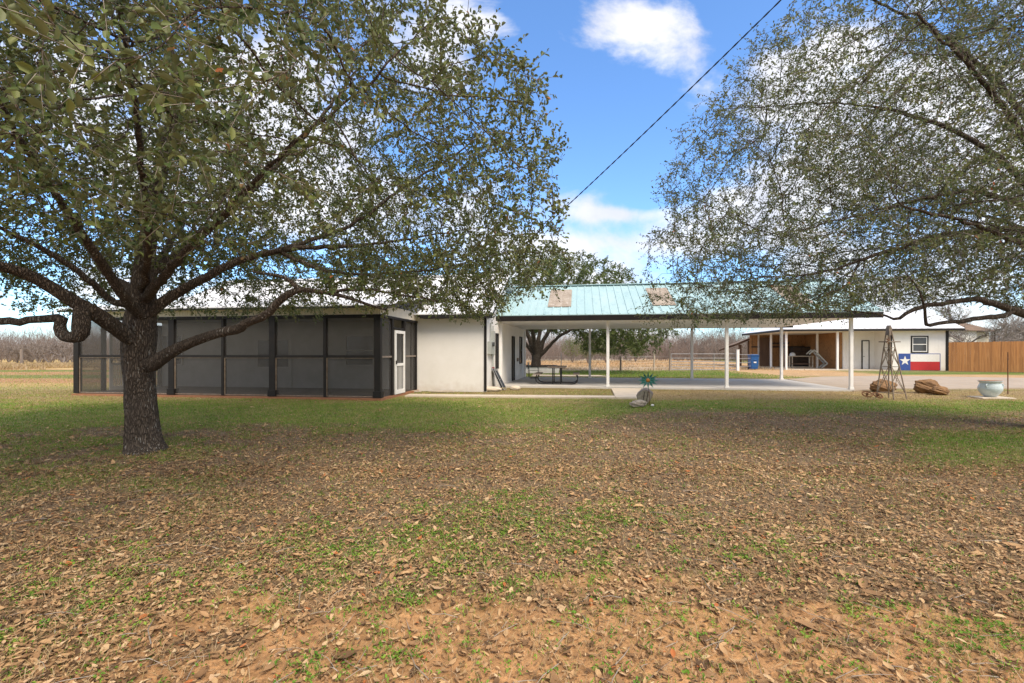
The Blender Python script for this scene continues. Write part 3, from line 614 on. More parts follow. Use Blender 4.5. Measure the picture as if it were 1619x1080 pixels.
w = HF.W(HF.U(700, vW - .25), vW - .25); rock('step_slab', 'long flat pale stone below the middle of the plain white wall', 'stone', (*w, -.02), (.9, .3, .1), 'pale_rock', 8, rough=.08)

# stump slice, white rock and metal flower
sx, sy = G(1017, 638.5)
st = thing('tree_stump', 'weathered sawn log slice standing on edge behind the pale rock', 'stump', (sx, sy, 0))
m = MB(); prof = [(.0, .0)]
n = 26; ring = [(.22 * (1 + .08 * math.sin(3 * a) + .05 * math.sin(7 * a)) * math.cos(a), .21 * (1 + .07 * math.cos(4 * a)) * math.sin(a) + .20) for a in [2 * math.pi * i / n for i in range(n)]]
m.slab([(x, -.11 - .22 * (z - .2), z) for x, z in ring], (.10, .26, .04)); m.build('log', 'weathered_wood', st, bevel=.012)
m = MB(); m.slab([(x * .93, -.118 - .22 * (z - .2) * .93, .2 + (z - .2) * .93) for x, z in ring], (0, -.01, 0)); m.build('cut_face', 'pale_rock', st)
m = MB()
for xx, a, b_ in ((-.04, .08, .36), (.06, .06, .37)): m.bar((xx, -.135 - .22 * (a - .2), a), (xx + .03, -.135 - .22 * (b_ - .2), b_), .014, .012)
m.build('crack', 'dark_wood', st)
x, y = G(1009, 642.5); rock('pale_rock', 'jagged pale limestone rock in front of the log slice', 'rock', (x, y, 0), (.50, .3, .20), 'pale_rock', 12, rz=.3, rough=.4)
x, y = G(1031.5, 642); rock('pebble', 'small white pebble just right of the metal flower stem', 'rock', (x, y, 0), (.09, .07, .06), 'trim_white', 13, rough=.2)
fx, fy = G(1027, 640.5)
fl = thing('garden_flower', 'teal metal daisy yard ornament with orange centre on a rusty stem', 'garden ornament', (fx, fy, 0), -.05)
hzf = P(1023.5, 601, fy)[2]; m = MB(); m.tube([(.0, 0, -.05), (-.01, 0, hzf * .5), (-.06, 0, hzf)], .007, 6); m.build('stem', 'rust', fl)
for ringi, (cnt, ln, tilt) in enumerate(((12, .30, .02), (10, .22, .05))):
    for i in range(cnt):
        a = 2 * math.pi * (i + .5 * ringi) / cnt; ca, sa = math.cos(a), math.sin(a) * .85; m = MB(); base = np.array((-.06, -.03 - ringi * .012, hzf))
        d = np.array((ca, -.22, sa)); w_ = np.array((-sa, 0, ca)) * .032
        vs = [base + d * .03, base + d * ln * .45 + w_ + (0, -.01, 0), base + d * ln, base + d * ln * .45 - w_ + (0, -.01, 0), base + d * ln * .5 + (0, .022, 0)]
        m.add(vs, [(0, 1, 4), (1, 2, 4), (2, 3, 4), (3, 0, 4)]); m.build('petal', 'petal_teal', fl)
m = MB(); m.lathe([(.0001, .03), (.03, .026), (.05, .012), (.055, 0), (.05, -.01), (.0001, -.012)], 14); o = m.build('flower_centre', 'orange_metal', fl, smooth=True); o.location = (-.06, -.06, hzf); o.rotation_euler = (math.pi / 2, 0, 0)

# ornamental windmill tower
wx, wy = G(1409, 630.5)
wm = thing('windmill_tower', 'weathered wooden ornamental windmill tower with no blades on the lawn edge', 'windmill', (wx, wy, 0), .25)
Ht = P(1400, 519, wy)[2]; hb_ = .27
legs = [(-1, -1), (1, -1), (1, 1), (-1, 1)]
def lp(s, f): k = hb_ * (1 - f) + .035 * f; return (s[0] * k - .10 * f, s[1] * k, Ht * f)
for s in legs:
    m = MB(); m.bar(lp(s, 0), lp(s, 1), .028, .024); m.build('leg', 'rust_grey', wm)
for f0, f1 in ((.08, .45), (.45, .72)):
    for i in range(4):
        a_, b_ = legs[i], legs[(i + 1) % 4]; m = MB(); m.bar(lp(a_, f0), lp(b_, f1), .016, .012); m.bar(lp(b_, f0 + .01), lp(a_, f1 + .01), .016, .012); m.bar(lp(a_, f0 + .005), lp(b_, f0 + .005), .022, .014); m.bar(lp(a_, f1 + .005), lp(b_, f1 + .005), .022, .014); m.build('brace', 'rust_grey', wm)
m = MB(); m.box(-.36, .23, -.12, .12, Ht * .80, Ht * .80 + .035); m.build('platform', 'weathered_wood', wm)
m = MB(); m.box(-.16, -.03, -.05, .05, Ht * .9, Ht * 1.0); m.slab([(-.16, -.05, Ht), (-.03, -.05, Ht), (-.08, -.05, Ht * 1.04), (-.12, -.05, Ht * 1.04)], (0, .1, 0)); m.build('gear_box', 'weathered_wood', wm)
m = MB()
for a in range(5):
    t0 = a * 1.1; m.slab([(-.30, -.13 , Ht * .82), (-.30 + .07 * math.cos(t0), -.13, Ht * .82 + .11 * math.sin(t0)), (-.30 + .09 * math.cos(t0 + .5), -.13, Ht * .82 + .12 * math.sin(t0 + .5))], (0, .01, 0))
m.build('broken_vane', 'rust', wm)
# rusty wheels
for i, (px, py, rr, tl, lb) in enumerate(((1371, 630, .13, .5, 'rusty spoked iron wheel lying in the grass, left of the pair'), (1388, 632, .13, .6, 'rusty spoked iron wheel lying in the grass, by the windmill leg'))):
    x, y = G(px, py); wh = thing('iron_wheel', lb, 'wheel', (x, y, .0), -.3 + i * .5, 'rusty wheels beside the windmill'); ang = .95
    def tp(r, a, o=0): 
        q = Vector((r * math.cos(a), o, r * math.sin(a))); c, s = math.cos(-ang), math.sin(-ang); return (q.x, q.y * c - q.z * s, q.y * s + q.z * c + .14)
    m = MB(); m.tube([tp(rr, 2 * math.pi * k / 24) for k in range(25)], .018, 6, False); m.build('rim', 'rust', wh)
    m = MB()
    for k in range(8): m.tube([tp(.02, k * math.pi / 4), tp(rr, k * math.pi / 4)], .007, 5)
    m.build('spokes', 'rust', wh); m = MB(); m.tube([tp(0, 0, -.05), tp(0, 0, .05)], .03, 8); m.build('hub', 'rust', wh)
# boulders, glazed pot, slab, stake
x, y = G(1396, 619.5); rock('boulder', 'rounded orange brown boulder seen through the windmill legs', 'boulder', (x, y, 0), (.95, .7, .52), 'boulder', 22, 'orange brown boulders at the driveway edge', rz=.2, rough=.35)
x, y = G(1465, 621.5); rock('boulder', 'largest humped orange brown boulder at the driveway edge', 'boulder', (x, y, 0), (.85, .6, .58), 'boulder', 31, 'orange brown boulders at the driveway edge', rz=-.1, rough=.4)
x, y = G(1485, 624); rock('boulder', 'small low boulder touching the right end of the largest one', 'boulder', (x, y, 0), (.66, .4, .34), 'boulder', 43, 'orange brown boulders at the driveway edge', rz=.25, rough=.4)
x, y = G(1576, 630.5); y += .2; m = MB(); m.slab([(-.55, -.3, 0), (.42, -.38, 0), (.52, .25, 0), (-.4, .35, 0)], (0, 0, .035)); o = m.build('stone_slab', 'path_concrete'); o.location = (x, y, .005); o['kind'] = ''; del o['kind']; tagit(o, 'flat pinkish stone slab lying beneath the glazed pot', 'slab')
pot = thing('garden_pot', 'pale blue glazed round garden pot with two ear handles and flared rim', 'pot', (x, y, .041)); R_ = .41
QS = .72; q_ = lambda L_: [(a_ * QS if a_ > .001 else a_, b_) for a_, b_ in L_]
m = MB(); m.lathe(q_([(.0001, 0), (.19, 0), (.22, .03), (.33, .12), (.405, .22), (.41, .30), (.36, .40), (.335, .44), (.34, .46), (.40, .50), (.41, .515), (.38, .52), (.32, .47), (.31, .44)]), 40); m.build('pot_body', 'pot_glaze', pot, smooth=True)
m = MB(); m.lathe(q_([(.308, .44), (.30, .43), (.0001, .43)]), 40); m.lathe(q_([(.395, .5215), (.38, .524), (.32, .475), (.315, .47)]), 40); m.build('pot_soil', 'pot_inner', pot, smooth=True)
for s in (-1, 1):
    m = MB(); m.tube([(s * (.25 + .055 * math.sin(a)), -.07, .37 + .05 * math.cos(a)) for a in [i * math.pi / 6 - .2 for i in range(8)]], .018, 8); o = m.build('ear_handle', 'pot_glaze', pot, smooth=True); o.rotation_euler = (0, 0, -.25 * s)
x, y = G(1593.5, 623); stk = MB(); stk.tube([(0, 0, -.1), (.0, 0, 1.48)], .016, 6); stk.box(-.03, .03, -.004, .004, 1.2, 1.4); o = stk.build('metal_stake', 'rust'); o.location = (x, y, 0); tagit(o, 'thin rusty steel fence stake standing upright behind the glazed pot', 'stake')

# ------------------------------------------------------------------ workshop barn
bz = 3.30; bl = BF.U(1243, 0); br = BF.U(1499, 0); bj = BF.U(1408, 0); bev = -.55; bD = 8.5
barn = frame_thing(BF, 0, 0, 'workshop', 'white workshop with open plywood lined bays, white hipped roof and painted flag', 'workshop')
eu0, eu1 = bl - .45, br + .75
def bslope(m, a, b, c, d, ribs=True):
    """hip roof plane a-b (eave) c-d (ridge, d may equal c)"""
    m.slab([a, b, c] + ([d] if d is not None else []), (0, 0, .03))
rz_ = BF.Z(1440, 492, 4.0); rv = 4.0; ru1 = BF.U(1467, rv); ru0 = bl + 4.6
m = MB()
A0, A1 = (eu0, bev, bz), (eu1, bev, bz); B0, B1 = (eu0, bD + .5, bz), (eu1, bD + .5, bz); R0, R1 = (ru0, rv, rz_), (ru1, rv, rz_)
bslope(m, A0, A1, R1, R0); bslope(m, B1, B0, R0, R1); bslope(m, A1, B1, R1, None); bslope(m, B0, A0, R0, None)
u = eu0 + .15
while u < eu1:
    f = min(1, (u - eu0) / (ru0 - eu0), (eu1 - u) / (eu1 - ru1)); f = max(f, .02)
    m.slab([(u - .03, bev, bz + .03), (u + .03, bev, bz + .03), (u + .03, bev + (rv - bev) * f, bz + (rz_ - bz) * f + .03), (u - .03, bev + (rv - bev) * f, bz + (rz_ - bz) * f + .03)], (0, 0, .035)); u += .45
m.build('roof', 'roof_white', barn)
m = MB(); m.box(eu0, eu1, bev - .03, bev, bz - .17, bz - .002); m.box(eu0 - .03, eu0, bev, bD + .5, bz - .17, bz - .002); m.box(eu1, eu1 + .03, bev, bD + .5, bz - .17, bz - .002); m.build('fascia', 'trim_dark', barn)
m = MB(); m.box(eu0 + .01, eu1 - .01, bev + .01, bD + .48, bz - .16, bz - .12); m.build('soffit', 'header_cream', barn)
wt_ = bz - .161
m = MB(); m.box(bj, br, 0, .15, 0, wt_); m.box(br - .15, br, .151, bD, 0, wt_); m.box(bj, bj + .15, .151, 2.0, 0, wt_); m.box(bj + .16, br - .151, bD - .15, bD, 0, wt_)
k = bj + .3
while k < br - .1: m.box(k, k + .012, -.004, -.0005, .02, wt_ - .01); k += .31
m.build('front_wall', 'stucco_white', barn)
ud = BF.U(1333, 2.0); m = MB(); m.box(ud, bj + .15, 2.001, 2.15, .02, wt_); m.build('recessed_wall', 'stucco_white', barn)
m = MB(); m.box(bj - .08, bj + .10, -.03, -.001, .0, wt_); m.build('corner_trim', 'trim_dark', barn); m = MB(); m.box(br - .17, br + .03, -.03, -.001, 0, wt_); m.build('corner_trim', 'trim_dark', barn)
m = MB(); m.box(ud - .15, ud, 2.16, bD, 0, wt_); m.box(bl + .1, ud - .151, bD - .2, bD, 0, wt_); m.build('plywood_wall', 'plywood', barn)
m = MB(); k = bl + .3
while k < ud - .4: m.box(k, k + .02, bD - .215, bD - .201, .05, wt_ - .1); k += 1.22
m.box(bl + .2, ud - .2, bD - .24, bD - .216, 1.9, 2.05); m.box(bl + 1.2, bl + 3.6, bD - .5, bD - .25, 2.25, 2.4); m.build('wall_batten', 'dark_wood', barn)
for p, v in ((1243, 0), (1324, 0), (1292, 4.0)):
    u = BF.U(p, v); m = MB(); m.box(u - .07, u + .07, v - .07, v + .07, .02, wt_ - .001); m.build('post', 'trim_white', barn)
for p in (1219, 1199):
    v = min(BF.V(p, bl), bD - .1); v = {1219: 4.6, 1199: 8.3}[p]; u = BF.U(p, v); m = MB(); m.box(u - .07, u + .07, v - .07, v + .07, .02, wt_ - .001 if u > eu0 else 2.9); m.build('post', 'trim_white', barn)
m = MB(); m.box(bl - .2, bj, -.3, bD, -.1, .03); m.build('barn_slab', 'path_concrete', barn)
ux = BF.U(1201, 8.0); m = MB()
for i in range(6): m.box(ux + i * .19, ux + i * .19 + .18, 7.9, 7.95, .05, 2.9)
m.build('plank_door', 'plank_brown', barn)
u0, u1 = BF.U(1363.5, 2), BF.U(1373, 2); m = MB(); t_ = .09
m.box(u0 - .08, u0, 1.95, 2.0, .03, 2.46); m.box(u1, u1 + .06, 1.95, 2.0, .03, 2.46); m.box(u0, u1, 1.95, 2.0, 2.38, 2.46); dr = m.build('door', 'trim_dark', barn)
m = MB(); m.box(u0, u1, 1.975, 1.999, .04, 2.38); m.build('panel', 'trim_white', dr)
m = MB(); m.tube([(u0 + .05, 1.97, 1.1), (u0 + .05, 1.93, 1.1), (u0 + .14, 1.93, 1.1)], .015, 6); m.build('handle', 'black_metal', dr)
u0, u1 = BF.U(1440, 0), BF.U(1467.5, 0); z0, z1 = BF.Z(1454, 558, 0), BF.Z(1454, 531, 0); m = MB(); t_ = .09
m.box(u0, u1, -.045, -.006, z0, z0 + t_); m.box(u0, u1, -.045, -.006, z1 - t_, z1); m.box(u0, u0 + t_, -.045, -.006, z0 + t_, z1 - t_); m.box(u1 - t_, u1, -.045, -.006, z0 + t_, z1 - t_); wd = m.build('window', 'trim_dark', barn)
m = MB(); a_, b_, c_, d_ = u0 + t_, u1 - t_, z0 + t_, z1 - t_; w_ = .055; zz = (c_ + d_) / 2
for bx in ((a_, b_, c_, c_ + w_), (a_, b_, d_ - w_, d_), (a_, a_ + w_, c_ + w_, d_ - w_), (b_ - w_, b_, c_ + w_, d_ - w_), (a_ + w_, b_ - w_, zz - .03, zz + .03)): m.box(bx[0], bx[1], -.035, -.008, bx[2], bx[3])
m.build('sash', 'trim_white', wd); m = MB(); m.box(a_ + w_, b_ - w_, -.02, -.007, c_ + w_, d_ - w_); m.build('pane', 'glass_dark', wd)
# painted flag
u0, u1 = BF.U(1420.5, 0), BF.U(1486.5, 0); z0, z1 = .03, BF.Z(1454, 559, 0); ub = u0 + (u1 - u0) * .285; zmid = (z0 + z1) / 2 + .02
m = MB(); m.box(u0, u1, -.03, -.012, z0, z1); fg = m.build('painted_flag', 'flag_blue', barn, label='painted panel with a white star on blue beside white and red bands')
m = MB(); m.box(ub, u1 - .05, -.036, -.031, zmid, z1 - .05); m.build('white_band', 'flag_white', fg)
m = MB(); m.box(ub, u1 - .05, -.036, -.031, z0, zmid - .002); m.build('red_band', 'flag_red', fg)
cxs, czs, rs = u0 + (ub - u0) * .53, zmid + .06, .40; pts = []
for i in range(10):
    a = math.pi / 2 + i * math.pi / 5; r = rs if i % 2 == 0 else rs * .40; pts.append((cxs + r * math.cos(a), -.038, czs + r * math.sin(a)))
m = MB(); m.add(pts + [(cxs, -.038, czs)], [(i, 10, (i + 1) % 10) for i in range(10)]); m.build('star', 'flag_white', fg)
# things kept in the open bay
wv = 4.0; u0, u1 = BF.U(1247.5, wv), BF.U(1286, wv)
wb = frame_thing(BF, (u0 + u1) / 2, wv, 'workbench', 'pale wooden workbench with lower shelf in the open bay', 'workbench', z=.03); hw = (u1 - u0) / 2
m = MB(); m.box(-hw - .03, hw + .03, -.03, .65, 1.02, 1.09); m.build('bench_top', 'bench_wood', wb)
for x in (-hw, hw - .1):
    for y in (0, .55):
        m = MB(); m.box(x, x + .1, y, y + .09, 0, 1.015); m.build('leg', 'bench_wood', wb)
for x in (-hw + .25, hw - .33):
    m = MB(); m.box(x, x + .08, .02, .09, .12, 1.015); m.build('leg', 'bench_wood', wb)
m = MB(); m.box(-hw + .101, hw - .101, -.01, .66, .04, .12); m.build('lower_rail', 'bench_wood', wb); m = MB(); m.box(-hw + .11, hw - .11, .0, .6, .32, .40); m.build('shelf', 'plank_brown', wb)
hp = BF.W(BF.U(1253, 4.3), 4.3); m = MB(); m.lathe([(.0001, .30), (.10, .285), (.19, .22), (.235, .12), (.24, .0)], 20); hd = m.build('domed_cover', ['plastic_white'], smooth=True); hd.location = (hp[0], hp[1], 1.12); tagit(hd, 'white and blue domed cover sitting on the left end of the workbench', 'cover')
bk = frame_thing(BF, BF.U(1268, 7.2), 7.2, 'tool_cabinet', 'dark tool cabinet standing behind the workbench in shade', 'cabinet', z=.03)
m = MB(); m.box(-.9, .9, 0, .7, .3, 1.95); m.build('cabinet_body', 'black_metal', bk, bevel=.02); m = MB()
for i in range(4): m.box(-.85, .85, -.015, -.002, .4 + i * .38, .72 + i * .38)
m.build('drawers', 'dark_wood', bk); m = MB(); m.box(-.92, .92, .01, .69, .0, .295); m.build('plinth', 'black_metal', bk)
ld = frame_thing(BF, BF.U(1294, 3.0), 3.0, 'stair_stringer', 'grey angled metal step frame leaning right of the workbench', 'ladder', z=.03)
m = MB(); pa = [(-.75, 0, 1.25), (-.35, 0, 1.62), (.72, 0, .42), (.25, 0, .06)]
for y in (0, .5): m.bar(*[(p[0], y, p[2]) for p in (pa[0], pa[1])], .09); m.bar(*[(p[0], y, p[2]) for p in (pa[1], pa[2])], .09); m.bar(*[(p[0], y, p[2]) for p in (pa[2], pa[3])], .09)
m.build('stringer', 'grey_box', ld); m = MB()
for t_ in (.15, .4, .65, .9): x_ = -.35 + 1.07 * t_; z_ = 1.62 - 1.2 * t_; m.box(x_ - .1, x_ + .1, .05, .45, z_ - .02, z_ + .02)
m.build('tread', 'galv', ld)
# blue bin
bx_, by_ = G(1191, 584.3)
bn = thing('rubbish_bin', 'tall blue wheeled rubbish bin beside the pipe gate and barn corner', 'bin', (bx_, by_, 0), -.12)
m = MB(); w0, w1, d0, d1, h = .25, .32, .3, .38, 1.16
vs = []
for w_, d_, z in ((w0, d0, .06), (w0 + .02, d0 + .02, .4), (w1 - .03, d1 - .03, .86), (w1, d1, h)): vs += [(-w_, -d_, z), (w_, -d_, z), (w_, d_, z), (-w_, d_, z)]
fs = [(3, 2, 1, 0), (12, 13, 14, 15)] + [(i * 4 + k, i * 4 + (k + 1) % 4, i * 4 + 4 + (k + 1) % 4, i * 4 + 4 + k) for i in range(3) for k in range(4)]
m.add(vs, fs); m.box(-.22, .22, -.342, -.305, .25, .30); m.box(-.15, .15, -.39, -.34, .78, .83); m.build('bin_body', 'bin_blue', bn, bevel=.025)
m = MB(); m.slab([(-.35, -.43, h + .0), (.35, -.43, h), (.34, .40, h), (-.34, .40, h)], (0, 0, .05)); m.slab([(-.28, -.33, h + .051), (.28, -.33, h + .051), (.27, .33, h + .051), (-.27, .33, h + .051)], (0, 0, .05)); m.build('lid', 'bin_blue', bn, bevel=.02)
m = MB(); m.box(-.10, .10, -.375, -.335, .56, .66); m.build('sticker', 'trim_white', bn)
for s in (-1, 1):
    m = MB(); m.tube([(s * .26, .30, .12), (s * .31, .30, .12)], .12, 14); m.build('wheel', 'black_metal', bn)
# lean-to shed left of the barn
lo = frame_thing(BF, BF.U(1180, 9), 9.0, 'lean_to', 'low open lean-to with rafters and rusty roof left of the workshop', 'shed')
def lu(p, v): return BF.U(p, v) - BF.U(1180, 9)
m = MB(); x0, x1 = lu(1161, 9), lu(1201, 9) + .6; m.slab([(x0, -.4, 2.25), (x1, -.4, 3.55), (x1, 5.5, 2.95), (x0, 5.5, 1.75)], (0, 0, .05)); m.build('roof', 'shed_roof', lo)
m = MB()
for v in (-.3, 1.1, 2.5, 3.9, 5.3): dz_ = -(v + .4) * .1; m.slab([(x0 + .05, v, 2.10 + dz_), (x1, v, 3.38 + dz_), (x1, v, 3.52 + dz_), (x0 + .05, v, 2.23 + dz_)], (0, .09, 0))
m.build('rafter', 'plank_brown', lo)
for p in (1170, 1184.5):
    x = lu(p, 9); m = MB(); m.box(x - .12, x + .12, -.12, .12, 0, 2.15 + (x - x0) / (x1 - x0) * 1.27 - .16); m.build('post', 'plank_brown', lo)

# ------------------------------------------------------------------ fences, gate
gx0, gy0 = G(1061, 585.8); gx1, gy1 = G(1164, 586.0); L = math.hypot(gx1 - gx0, gy1 - gy0)
gt = thing('pipe_gate', 'wide galvanised pipe farm gate closed between two posts', 'gate', (gx0, gy0, 0), math.atan2(gy1 - gy0, gx1 - gx0))
for z in (.08, .30, .50, .72, .98, 1.32):
    m = MB(); m.tube([(0, 0, z), (L, 0, z)], .025, 6); m.build('rail', 'galv', gt)
for x in (0.0, L * .33, L * .66, L):
    m = MB(); m.tube([(x, -.03, .08), (x, -.03, 1.32)], .022, 6); m.build('upright', 'galv', gt)
fence_x = [(-26, None)]
wf = thing('wire_fence', 'low wire livestock fence with thin posts crossing the dry field', 'fence', (gx0, gy0, 0))
def fpost(px, py, h, r, mat):
    x, y = G(px, py); m = MB((gx0, gy0, 0)); m.tube([(x, y, -.1), (x + .02, y, h * .6), (x, y, h)], [r, r * .95, r * .85], 8); m.build('fence_post', mat, wf); return (x, y, h)
fp = [fpost(*a) for a in ((770, 585.5, 1.35, .05, 'weathered_wood'), (829, 585.5, 1.3, .05, 'weathered_wood'), (887, 585.6, 1.5, .03, 'galv'), (933.5, 585.8, 1.35, .05, 'weathered_wood'), (981, 586, 1.15, .08, 'weathered_wood'), (1034, 585.5, 1.55, .07, 'bench_wood'), (1058.5, 586, 1.6, .065, 'weathered_wood'))]
m = MB((gx0, gy0, 0))
for z in (.2, .42, .64, .86, 1.08):
    for (a, b_) in zip(fp[:-1], fp[1:]): m.tube([(a[0], a[1], z), (b_[0], b_[1], z + .01)], .006, 3)
m.build('wire', 'galv', wf)
x, y = G(1166.5, 586.2); m = MB(); m.box(-.085, .085, -.085, .085, 0, 1.62); m.box(-.1, .1, -.1, .1, 1.621, 1.66); o = m.build('gate_post', 'trim_white'); o.location = (x, y, 0); tagit(o, 'white square wooden gate post at the right end of the pipe gate', 'post')
x1_, y1_ = G(1178, 584.5); m = MB((x, y, 0))
for z in (.3, .62, .94, 1.26): m.tube([(x + .1, y, z), (bx_ + 1.0, by_ + 1.2, z)], .02, 6)
o = m.build('short_pipe_fence', 'galv'); o.location = (x, y, 0); tagit(o, 'short run of pipe fence between white gate post and blue bin', 'fence')
# cedar privacy fence
ax, ay = G(1500, 587.3); bx2, by2 = G(1700, 590.5); L = math.hypot(bx2 - ax, by2 - ay); cf = thing('wood_fence', 'tall tan cedar board privacy fence right of the workshop', 'fence', (ax, ay, 0), math.atan2(by2 - ay, bx2 - ax))
x = 0; k = 0
while x < L:
    m = MB(); hh = 2.22 + .02 * (k % 3) + .004 * k
    for i in range(16):
        jj = random.uniform(-.012, .012); a_ = x + i * .15; tt = random.uniform(0, .008); m.slab([(a_ + .002, -tt, .02), (a_ + .146, -tt, .02), (a_ + .146, -tt, hh - .03 + jj), (a_ + .11, -tt, hh + jj), (a_ + .04, -tt, hh + jj), (a_ + .002, -tt, hh - .03 + jj)], (0, .02, 0))
    m.build('board_panel', 'cedar', cf); x += 2.4; k += 1
m = MB()
for z in (.4, 1.15, 1.85): m.box(0, L, .025, .07, z, z + .09)
m.build('rail', 'cedar', cf)
# building beyond the fence
nb = thing('far_building', 'white metal building with dark roof just showing over the board fence', 'building', (G(1500, 575)[0], 56, 0), -YAW)
m = MB(); m.box(-1.2, 2.3, 0, 6, 0, 4.1); m.build('wall', 'stucco_white', nb); m = MB(); m.box(2.301, 3.9, .4, 6, 0, 3.9); m.build('side_wall', 'header_cream', nb)
m = MB(); m.slab([(-1.5, -.4, 4.1), (4.1, -.4, 3.95), (3.0, 3, 5.2), (-1.5, 3, 5.4)], (0, 0, .08)); m.slab([(4.1, -.4, 3.95), (4.1, 6.4, 3.95), (3.0, 3, 5.2)], (0, 0, .08)); m.build('roof', 'shed_roof', nb); m = MB(); m.tube([(4.0, -.3, 0), (4.0, -.3, 3.95)], .06); m.build('corner_post', 'dark_wood', nb)
# planter wall round the tree behind
TX, TY = (848 - CX) / FPX * 33, 33
pl = MB(); pl.box(-1.5, 1.35, -1.5, -1.35, 0, .44); pl.box(-1.5, 1.35, 1.35, 1.5, 0, .44); pl.box(-1.65, -1.5, -1.5, 1.5, 0, .44); pl.box(1.35, 1.5, -1.5, 1.5, 0, .44)
pw = thing('planter_wall', 'low white square planter wall round the trunk of the oak behind the carport', 'planter', (TX, TY, 0)); pl.build('wall', 'stucco_white', pw)
pl = MB(); pl.box(-1.72, 1.57, -1.57, -1.3, .442, .49); pl.box(-1.72, 1.57, 1.3, 1.57, .442, .49); pl.box(-1.72, -1.45, -1.299, 1.299, .442, .49); pl.box(1.3, 1.57, -1.299, 1.299, .442, .49); pl.build('cap', 'dark_wood', pw)
pl = MB(); pl.box(-1.49, 1.34, -1.34, 1.34, .3, .40); pl.build('planter_soil', 'porch_floor', pw)

# ------------------------------------------------------------------ trees: space colonisation
def grow(roots, attractors, step=.12, infl=1.2, kill=.22, iters=160, trop=(0, 0, 0), jit=.15, seed=1):
    """roots: list of polylines [(xyz, r), ...] already joined (first point of a limb may name a parent node).
       returns pos, parent, minimum radius"""
    r = np.random.default_rng(seed); pos = []; par = []; rmin = []; jt = []
    for pi, line in roots:
        prev = pi
        for j, (p, rad) in enumerate(line):
            p = np.array(p, float)
            if prev is None: pos.append(p); jt.append(p * 0); par.append(-1); rmin.append(rad); prev = len(pos) - 1; pr = rad; continue
            q = pos[prev]
            if j == 0 and pi is not None:
                pr = rad
            n = max(1, int(np.linalg.norm(p - q) / step)); r0 = pr if j else rad
            for k in range(1, n + 1):
                t = k / n; w = r.normal(0, .010 + r0 * .04, 3) * (k < n); jt.append(w); pos.append(q + (p - q) * t); par.append(prev); rmin.append(r0 + (rad - r0) * t); prev = len(pos) - 1
            pr = rad
    P0 = len(pos); pos = np.array(pos) + np.array(jt); par = list(par); A = attractors
    # nearest node
    near = np.zeros(len(A), int); nd = np.full(len(A), 1e9)
    def upd(idx0, newp):
        nonlocal near, nd
        for s in range(0, len(newp), 256):
            q = newp[s:s + 256]; d = ((A[:, None, :] - q[None]) ** 2).sum(2); j = d.argmin(1); dm = d[np.arange(len(A)), j]; m_ = dm < nd
            nd[m_] = dm[m_]; near[m_] = j[m_] + idx0 + s
    upd(0, pos); allp = [pos]; cnt = len(pos); P_ = pos
    buf = np.zeros((120000, 3)); buf[:cnt] = pos; kids = np.zeros(120000, int); trop = np.array(trop)
    for it in range(iters):
        keep = nd > kill ** 2
        A = A[keep]; near = near[keep]; nd = nd[keep]
        ok_ = kids[near] < 4; A = A[ok_]; near = near[ok_]; nd = nd[ok_]
        act = nd < infl ** 2
        if it > 25: act = nd < (infl * 3) ** 2
        if not act.any(): break
        ids = near[act]; d = A[act] - buf[ids]; d /= np.linalg.norm(d, axis=1)[:, None] + 1e-9
        u_, inv = np.unique(ids, return_inverse=True); acc = np.zeros((len(u_), 3)); np.add.at(acc, inv, d)
        acc /= np.linalg.norm(acc, axis=1)[:, None] + 1e-9; acc += trop + r.normal(0, jit, acc.shape); acc /= np.linalg.norm(acc, axis=1)[:, None] + 1e-9
        newp = buf[u_] + acc * step
        kids[u_] += 1
        if cnt + len(newp) >= 119000: break
        buf[cnt:cnt + len(newp)] = newp; par += list(u_); upd(cnt, newp); cnt += len(newp)
    pos = buf[:cnt].copy(); par = np.array(par); rm = np.zeros(cnt); rm[:P0] = rmin
    return pos, par, rm
def radii(pos, par, rm, tip=.0035, e=2.25, cap=None):
    n = len(pos); acc = np.zeros(n); nch = np.zeros(n, int); rad = np.zeros(n); main = np.full(n, -1); best = np.zeros(n)
    for i in range(n - 1, -1, -1):
        r_ = max(tip, acc[i] ** (1 / e) if acc[i] > 0 else tip)
        if cap is not None and rm[i] > 0: r_ = min(r_, rm[i])
        rad[i] = max(r_, rm[i]); p = par[i]
        if p >= 0:
            acc[p] += min(rad[i], r_ if rm[i] == 0 else rad[i]) ** e; nch[p] += 1
            if rad[i] > best[p]: best[p] = rad[i]; main[p] = i
    return rad, nch, main
